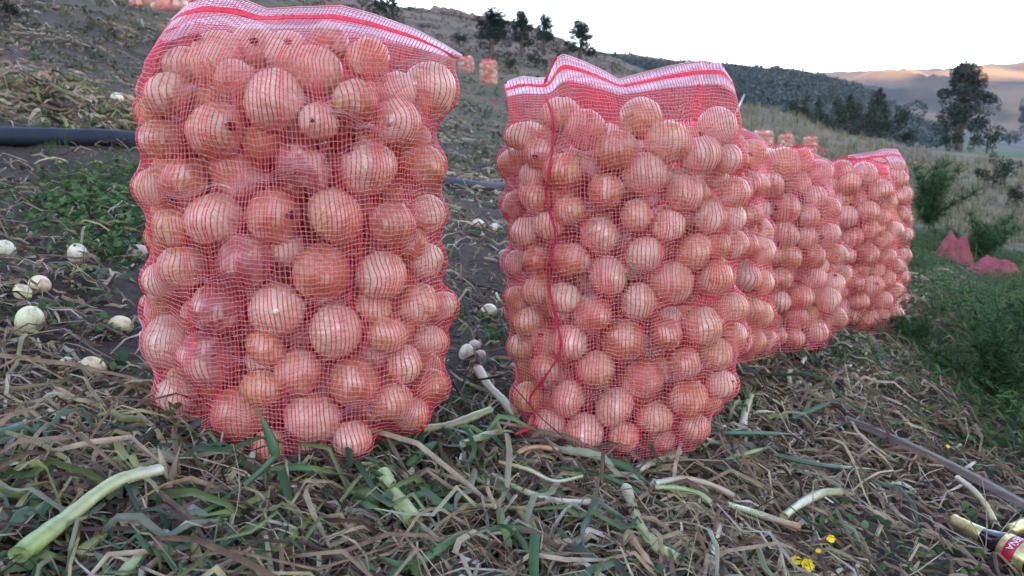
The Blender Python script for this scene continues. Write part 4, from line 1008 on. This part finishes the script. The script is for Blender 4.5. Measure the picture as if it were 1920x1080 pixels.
tree('euc', 'tall eucalyptus with three tops standing by the green valley field', 1797, 284, 128, 1.5, 0)
tree('bush', 'rounded dark tree just right of the tall eucalyptus', 1850, 288, 220, .85, 0, 'dark trees by the valley field')
tree('bush', 'low dark bush at the foot of the tall eucalyptus', 1780, 284, 232, 1.0, 1, 'dark trees by the valley field')
tree('euc', 'tree cut by the right edge above the valley field', 1922, 262, 178, .9, 1, 'dark trees by the valley field')
tree('bush', 'small dark bush between eucalyptus and right edge', 1892, 272, 244, 1.0, 0, 'dark trees by the valley field')
tree('euc', 'dark tree on the rocky hillside, leftmost of the four near the skyline', 922, 106, 20, 1.9, 1, 'trees on the rocky hillside')
tree('euc', 'thin topped tree breaking the skyline, second of four on the hillside', 978, 106, 26, 1.5, 0, 'trees on the rocky hillside')
tree('euc', 'sparse spindly tree breaking the skyline, third of four on the hillside', 1020, 104, 30, 1.3, 1, 'trees on the rocky hillside')
tree('euc', 'bushy tree on the skyline directly above the corded sack\'s left peak', 1088, 124, 44, 1.9, 0, 'trees on the rocky hillside')
tree('bush', 'dark tree at the top edge above the large sack\'s mouth, left one', 690, 62, -30, .9, 0, 'dark trees at the top edge')
tree('con', 'dark tree at the top edge above the large sack\'s mouth, right one', 738, 52, -32, 1.2, 1, 'dark trees at the top edge')
tree('bush', 'low dark shrub beneath the rocky skyline left of the leftmost hillside tree', 862, 84, 58, 1.4, 1, 'shrubs on the rocky hillside')
tree('bush', 'low dark shrub beneath the spindly tree on the hillside', 1010, 130, 92, 1.1, 0, 'shrubs on the rocky hillside')
tree('bush', 'low shrub under the second hillside tree', 955, 130, 104, 1.3, 1, 'shrubs on the rocky hillside')
for k, (px, ba, to, wd, kd, lb) in enumerate([(1500, 228, 176, .8, 'bush', 'first'), (1533, 232, 182, .9, 'con', 'second'), (1560, 236, 172, .7, 'bush', 'third'), (1590, 246, 176, 1.1, 'con', 'fourth'), (1618, 252, 170, .6, 'bush', 'fifth'), (1642, 256, 164, 1.3, 'con', 'sixth'), (1668, 260, 186, .7, 'bush', 'seventh'), (1700, 276, 236, 1.0, 'bush', 'eighth')]):
    tree(kd, f'dark tree in the belt behind the dry slope, {lb} from left', px, ba, to, wd, k % 2, 'tree belt behind the dry slope', Y=70 + 6 * k)
tree('bush', 'large dark bush in the dry grass near the right edge', 1862, 352, 284, .95, 0, 'bushes in the dry grass', 'bush')
tree('bush', 'smaller dark bush below the large one near the right edge', 1905, 388, 340, 1.0, 1, 'bushes in the dry grass', 'bush')
tree('bush', 'dark green shrub in the top left corner', 20, 42, -12, 1.0, 1, None, 'bush')
# woods on the far hillside: one mass
r = np.random.default_rng(811); C = []; rad = []
wp = r.uniform(1120, 1760, 5200); wy = r.uniform(210, 640, 5200); wz = height((wp - 960) / F * wy, wy)
for it in range(5200):
    px = wp[it]; Y = wy[it]; x = (px - 960) / F * Y; z = float(wz[it]); k = r.uniform(1.8, 4.2) * (1 if r.uniform() < .9 else 1.4)
    if vnoise(np.array(x / 40), np.array(Y / 60), 5) < -.22: continue
    C.append((x, Y, z + k * .5)); rad.append((k * .48, k * .48, k * .62))
v, q, c = leafcloud(C, 22, rad, np.array(rad)[:, 0] * .34, r, [(.07, .095, .09), (.095, .115, .10), (.06, .082, .082)])  # leaf tones lightened and blued: distance haze put into the colour
o = link('woods', mesh_np('woods', v, q, col=c), M['foliage']); tag(o, 'dark woods covering the far hillside', 'woods', kind='stuff')
# scrub and tussocks over the hill and the dry slope
def scrub(name, label, cat, n, pxr, yr, hk, cols, seed, per=14, mask=None, ls=.32):
    r = np.random.default_rng(seed); px = r.uniform(*pxr, n); Y = np.exp(r.uniform(np.log(yr[0]), np.log(yr[1]), n)); x = (px - 960) / F * Y
    if mask is not None:
        k = mask(px, Y, r); x, Y = x[k], Y[k]
    z = height(x, Y); h = hk * np.sqrt(Y) * r.uniform(.5, 1.5, len(x))
    C = np.stack([x, Y, z + h * .3], -1); rad = np.stack([h * .9, h * .9, h * .55], -1)
    v, q, c = leafcloud(C, per, rad, h * ls, r, cols)
    kk = .75 + .9 * (fbm(x / (Y * .05), np.log(Y) * 12, seed, 3) + .3); c = c * np.repeat(kk, per * 4)[:, None]
    o = link(name, mesh_np(name, v, q, col=c), M['foliage']); tag(o, label, cat, kind='stuff')
scrub('hillside_scrub', 'dark scrub scattered over the rocky hillside', 'scrub', 800, (560, 1260), (26, 88), .04, [(.075, .08, .05), (.10, .085, .06), (.14, .105, .085)], 821, 20, None, .22)
scrub('field_weeds', 'green weeds and straw clumps over the sloping field', 'weeds', 3600, (-150, 1330), (6.5, 28), .02, [(.05, .085, .035), (.06, .095, .04), (.15, .12, .085), (.10, .09, .05), (.2, .165, .12)], 822, 12)
def tussocks(name, label, cat, n, pxr, yr, hmul, cols, seed, blades=9, mask=None, wmul=.035, spread=.35):
    r = np.random.default_rng(seed); px = r.uniform(*pxr, n); Y = np.exp(r.uniform(np.log(yr[0]), np.log(yr[1]), n)); x = (px - 960) / F * Y
    if mask is not None:
        k = mask(px, Y, r); x, Y = x[k], Y[k]
    n = len(x); h = hmul * np.sqrt(Y) * r.uniform(.5, 1.4, n); N = n * blades; idx = np.repeat(np.arange(n), blades)
    bx = x[idx] + r.normal(0, .25, N) * h[idx]; by = Y[idx] + r.normal(0, .25, N) * h[idx]; bz = height(bx, by) - .01
    hh = h[idx] * r.uniform(.5, 1.1, N); a = r.uniform(0, 6.283, N); ln = np.abs(r.normal(0, spread, N))
    s_ = np.linspace(0, 1, 4)[None]
    P = np.stack([bx[:, None] + np.cos(a)[:, None] * ln[:, None] * hh[:, None] * s_ ** 1.7, by[:, None] + np.sin(a)[:, None] * ln[:, None] * hh[:, None] * s_ ** 1.7, bz[:, None] + hh[:, None] * s_ * (1 - .25 * ln[:, None] * s_)], -1)
    S = np.stack([-np.sin(a), np.cos(a), 0 * a], -1)[:, None] * (hh * wmul)[:, None, None] * (1 - .85 * s_)[..., None]
    V_, Q_ = strips(P, S); c = np.array(cols)[r.integers(len(cols), size=N)] * r.uniform(.7, 1.3, (N, 1))
    o = link(name, mesh_np(name, V_, Q_, col=np.repeat(c, 8, 0)), M['weed']); tag(o, label, cat, kind='stuff')
DRY = [(.21, .17, .10), (.16, .13, .075), (.12, .115, .055), (.25, .21, .14)]
tussocks('dry_grass', 'pale dry grass on the slope behind the sack row', 'grass', 3000, (1300, 2100), (9, 60), .055, DRY, 831, 8, lambda p, Y, r: (p < 1700) | (Y > 13), .05)
tussocks('grass_tufts', 'short green grass tufts on the soil at left', 'grass', 900, (-120, 1000), (2.0, 6.0), .035, [(.06, .12, .04), (.08, .14, .045), (.05, .10, .045)], 832, 12, lambda p, Y, r: vnoise(p / 90, np.log(Y) * 5, 8) > .05, .04, .5)
# leafy weeds
def weeds(name, label, cat, n, pxr, yr, size, hgt, cols, seed, per=10, mask=None, narrow=1.0):
    r = np.random.default_rng(seed); px = r.uniform(*pxr, n); Y = np.exp(r.uniform(np.log(yr[0]), np.log(yr[1]), n)); x = (px - 960) / F * Y
    if mask is not None:
        k = mask(px, Y, r); x, Y = x[k], Y[k]
    n = len(x); N = n * per; idx = np.repeat(np.arange(n), per); sp = hgt * 1.3
    bx = x[idx] + r.normal(0, sp, N); by = Y[idx] + r.normal(0, sp, N); bz = height(bx, by) + r.uniform(.15, 1, N) * hgt
    P = np.stack([bx, by, bz], -1); up = nrm(np.stack([r.normal(0, .8, N), r.normal(-.25, .8, N), np.ones(N)], -1)); a = nrm(np.cross(up, r.normal(size=(N, 3)))); b_ = np.cross(up, a) * narrow
    sz = (size * r.uniform(.5, 1.3, N))[:, None]
    ring = [a * 1.0, a * .55 + b_ * .62, -a * .35 + b_ * .55, -a * .9, -a * .35 - b_ * .55, a * .55 - b_ * .62]
    V_ = np.stack([P + up * sz * .12] + [P + q_ * sz - up * sz * .1 for q_ in ring], 1).reshape(-1, 3)
    T = np.array([(0, k + 1, (k + 1) % 6 + 1) for k in range(6)])[None] + (np.arange(N) * 7)[:, None, None]
    c = np.array(cols)[r.integers(len(cols), size=N)] * r.uniform(.7, 1.35, (N, 1))
    # stems
    st = np.stack([np.stack([x[idx], Y[idx], height(x[idx], Y[idx]) - .01], -1), P], 1); S = np.broadcast_to(np.array([.0009, .0004, 0]), st.shape)
    v2, q2 = strips(st, S); off = len(V_)
    me = mesh_np(name, np.vstack([V_, v2]), q2 + off, T.reshape(-1, 3), col=np.vstack([np.repeat(c, 7, 0), np.broadcast_to(np.array((.05, .08, .03)), (len(v2), 3))]))
    o = link(name, me, M['weed']); tag(o, label, cat, kind='stuff')
CL = [(.045, .105, .03), (.055, .125, .038), (.03, .075, .03), (.08, .14, .05)]
weeds('clover_patch', 'low leafy green weeds on the soil behind the large left sack', 'weeds', 150, (40, 330), (2.15, 3.2), .013, .05, CL, 841, 11, lambda p, Y, r: r.uniform(size=len(p)) < np.exp(-((p - 180) / 95) ** 2))
weeds('soil_weeds', 'sparse small green weeds dotted over the soil', 'weeds', 260, (-100, 1000), (1.25, 6), .012, .03, CL, 842, 9)
WDD = [(.034, .085, .03), (.045, .105, .036), (.026, .065, .03), (.06, .125, .04), (.10, .12, .05)]
WD = [(.042, .095, .042), (.055, .118, .05), (.034, .076, .04), (.075, .135, .055)]
rmask = lambda p, Y, r: r.uniform(size=len(p)) < np.clip(1.25 * sstep(0, .3, rowline((p - 960) / F * Y, Y) - np.interp(Y, [1.5, 2.5, 3.5], [1.0, .75, .38])) + .02, 0, 1) * np.where((p > 1735) & (p < 1915) & (Y > 4.6) & (Y < 8.5), .12, 1)
weeds('dark_weeds', 'dense dark green weeds along the right side', 'weeds', 5200, (1560, 2150), (2.0, 11), .022, .11, WDD, 843, 18, rmask, .28)
weeds('near_weeds', 'small green weeds in the dark soil at lower right', 'weeds', 150, (1330, 2000), (.95, 2.3), .010, .035, CL + WD, 844, 10, lambda p, Y, r: (rowline((p - 960) / F * Y, Y) > .7) | (r.uniform(size=len(p)) < .1))
tussocks('weed_grass', 'long grass blades among the dark weeds at right', 'grass', 420, (1560, 2150), (2.0, 9), .085, [(.04, .09, .035), (.06, .11, .04), (.17, .15, .08)], 845, 10, rmask, .02, .5)
# feathery fennel plants
def fennel(label, px, base, top, seed, wide=.5):
    r = np.random.default_rng(seed); g = ground(px, base); H = at(px, top, g[1])[2] - g[2]
    root = link('fennel_plant', None, loc=g); tag(root, label, 'plant', 'feathery plants at the right')
    Vs, Qs, off = [], [], 0; Ps = []; cs = []
    for k in range(13):
        a = r.uniform(0, 6.28); l_ = r.uniform(.1, wide * 1.4) * H; e = np.array([math.cos(a) * l_, math.sin(a) * l_, H * r.uniform(.35, 1.0)])
        pts = spline([(0, 0, 0), e * np.array([.3, .3, .5]), e], 8); v, q, t = tube(pts, np.linspace(.012, .004, 8) * H * .6, 5, False); Vs.append(v); Qs.append(q + off); off += len(v)
        for j in range(2, 8):
            for f in range(60):
                d = nrm(r.normal(size=3) + np.array([0, 0, .7])); L = H * r.uniform(.05, .2)
                Ps.append(np.stack([pts[j], pts[j] + d * L * .6, pts[j] + d * L + r.normal(0, .03, 3) * H]))
    link('stems', mesh_np('stems', np.vstack(Vs), np.vstack(Qs)), M['fstem'], root)
    P = np.array(Ps); S = nrm(np.cross(np.gradient(P, axis=1), r.normal(size=P.shape))) * H * .0045
    v, q = strips(P, S); c = np.array(WD)[r.integers(4, size=len(P))] * r.uniform(.7, 1.4, (len(P), 1))
    link('fronds', mesh_np('fronds', v, q, col=np.repeat(c, 6, 0)), M['weed'], root)['kind'] = 'stuff'
M['fstem'] = plain('green stem', (.06, .11, .04), .6, 20, .2)
fennel('feathery green plant between the two empty red nets', 1832, 492, 395, 861, .75)
fennel('feathery green plant in dry grass above the empty nets', 1742, 430, 310, 862, .45)
fennel('dark feathery plant at the right foot of the fifth sack', 1712, 664, 580, 863, .6)
fennel('large dark feathery plant near the right edge', 1872, 770, 600, 864, .55)
fennel('dark feathery plant cut by the right edge', 1925, 690, 560, 865, .6)
fennel('feathery plant low at the right, below the dark one by the fifth sack', 1775, 720, 640, 866, .6)
# yellow flowers
YEL = plain('yellow petals', (.78, .55, .02), .5, 30, .15)
def flower(label, px, py, rp, lean, seed):
    r = np.random.default_rng(seed); g = ground(px + lean, py + 62); c = at(px, py, g[1] - .01); root = link('yellow_flower', None, loc=g); tag(root, label, 'flower', 'yellow flowers at the bottom edge')
    pts = spline([g, (g + c) / 2 + np.array([.006, 0, .0]), c], 10); v, q, t = tube(pts - g, .0012, 5); link('stem', mesh_np('stem', v, q, t), M['fstem'], root)
    R = rp * g[1] / F; Ps = []; Ss = []
    for k in range(16):
        a = k * 2.4; d = nrm(np.array([math.cos(a), -.5 + .3 * math.sin(a), .55 * math.sin(a) + .45])); rr = R * r.uniform(.8, 1.1)
        s_ = np.linspace(0, 1, 5)[:, None]; P = c - g + d * s_ * rr + np.array([0, 0, .25 * rr]) * np.sin(s_ * 3.0)
        Ps.append(P); Ss.append(nrm(np.cross(d, np.array([0, -1, .3]))) * np.array([.12, .26, .3, .24, .08])[:, None] * rr)
    for k in range(16):
        v, q = strips(Ps[k][None], Ss[k][None], (np.array([0, -.0006, .0006]) * np.ones((1, 5, 3)))); link('petal', mesh_np('petal', v, q), YEL, root)
flower('yellow flower at the bottom edge, larger and lowest', 1512, 1062, 17, 6, 871)
flower('yellow flower bud cluster left of the lowest yellow flower', 1490, 1052, 13, -4, 872)
flower('upper yellow flower on a tall stem above the bottom edge', 1556, 1012, 11, 4, 873)
flower('small yellow flower between the upper and lowest ones', 1533, 1034, 7, 2, 874)
flower('tiny yellow flower by the slat', 1776, 838, 5, 2, 875)
# dry twiggy weed beside the bottle
r = np.random.default_rng(881); g = ground(1828, 1040); root = link('dry_weed', None, loc=g); tag(root, 'dry twiggy weed with thin tan stems in front of the bottle', 'dry weed')
for k, (ex, ey, up_h) in enumerate([(1700, 950, .03), (1917, 965, .05), (1905, 960, .04), (1840, 890, .02), (1890, 1080, .01), (1870, 1085, .01), (1812, 1085, .0), (1824, 1090, .0), (1790, 1010, .02), (1880, 1005, .05), (1760, 985, .03), (1800, 960, .04), (1905, 1075, .02)]):
    e = at(ex, ey, g[1] - .05 * (ey > 1040) - .03); mid = (g + np.array([0, -.03, .03]) + e) / 2 + r.normal(0, .006, 3)
    v, q, t = tube(spline([g, g + np.array([0, -.03, .025]), mid, e], 14) - g, np.linspace(.0016, .0007, 14), 5)
    link('stem', mesh_np('stem', v, q, t), M['twig'] if 'twig' in M else M.setdefault('twig', plain('dry twig', (.34, .26, .2), .8, 30, .25)), root)
# boulders along the skyline
rock = plain('pale rock', (.23, .175, .15), .95, 2.5, .45, bstr=.8)
RM = []
for k in range(4):
    rr_ = np.random.default_rng(890 + k); a = np.linspace(0, 2 * np.pi, 12, endpoint=False); b_ = np.linspace(-1.4, 1.4, 8)
    B, A = np.meshgrid(b_, a, indexing='ij'); d = np.stack([np.cos(B) * np.cos(A), np.cos(B) * np.sin(A), np.sin(B)], -1)
    d = d * (1 + .28 * rr_.normal(size=B.shape)[..., None] * .5 + .25 * vnoise(A * 1.3 + k * 9, B * 2, k)[..., None]); m_ = mesh_np('boulder', d, grid_q(8, 12, closed_m=True), smooth=False); m_.materials.append(rock); RM.append(m_)
BORD = ORD + ['seventeenth']
for k, (px, py, rp) in enumerate(sorted([(817, 17, 9), (832, 14, 8), (846, 17, 9), (860, 20, 8), (872, 24, 7), (884, 25, 7), (896, 30, 7), (908, 34, 7), (838, 27, 6), (824, 29, 7), (855, 32, 6), (935, 41, 6), (948, 46, 5), (962, 50, 6), (800, 20, 5), (870, 37, 5), (770, 14, 5)])):
    p = at(px, py, 70); R = rp * 70 / F; p[2] = max(min(p[2], height(p[0], 70.0) + R * .6), height(p[0], 70.0) - R * .2)
    o = link('boulder', RM[k % 4], None, None, p); o.scale = (R * random.uniform(.8, 1.2), R, R * random.uniform(.8, 1.2)); o.rotation_euler = (random.uniform(0, 6), random.uniform(0, 6), random.uniform(0, 6))
    tag(o, f'pale boulder of the rocky hill skyline, {BORD[k]} from left', 'boulder', 'boulders on the skyline')
# white marker stick
p0, p1 = at(1388, 194, 11), at(1396, 177, 11); g_ = ground(1386, 215)
v, q, t = tube(np.array([p0 - (p1 - p0) * 1.5, p0, p1]), .012, 8); o = link('marker_stick', mesh_np('stick', v - p0, q, t), plain('white paint', (.75, .75, .75), .5), loc=p0)
tag(o, 'short white stick leaning on the slope right of the corded sack\'s mouth', 'stick')

# ------------------------------------------------------------------ air
bm_v = np.array([(x, y_, z) for x in (-8200, 8200) for y_ in (-5400, 5400) for z in (-420, 900)], float)
hz = link('haze', mesh_np('haze', bm_v, [(0, 1, 3, 2), (4, 6, 7, 5), (0, 4, 5, 1), (2, 3, 7, 6), (0, 2, 6, 4), (1, 5, 7, 3)], smooth=False))
hm_ = bpy.data.materials.new('thin blue air'); hm_.use_nodes = True; hn = hm_.node_tree.nodes; hn.remove(hn['Principled BSDF'])
pv = hn.new('ShaderNodeVolumePrincipled'); pv.inputs['Color'].default_value = (.40, .64, 1.0, 1); pv.inputs['Density'].default_value = 2.8e-5; pv.inputs['Anisotropy'].default_value = .0
hm_.node_tree.links.new(pv.outputs[0], hn['Material Output'].inputs['Volume']); hz.data.materials.append(hm_); tag(hz, kind='stuff')
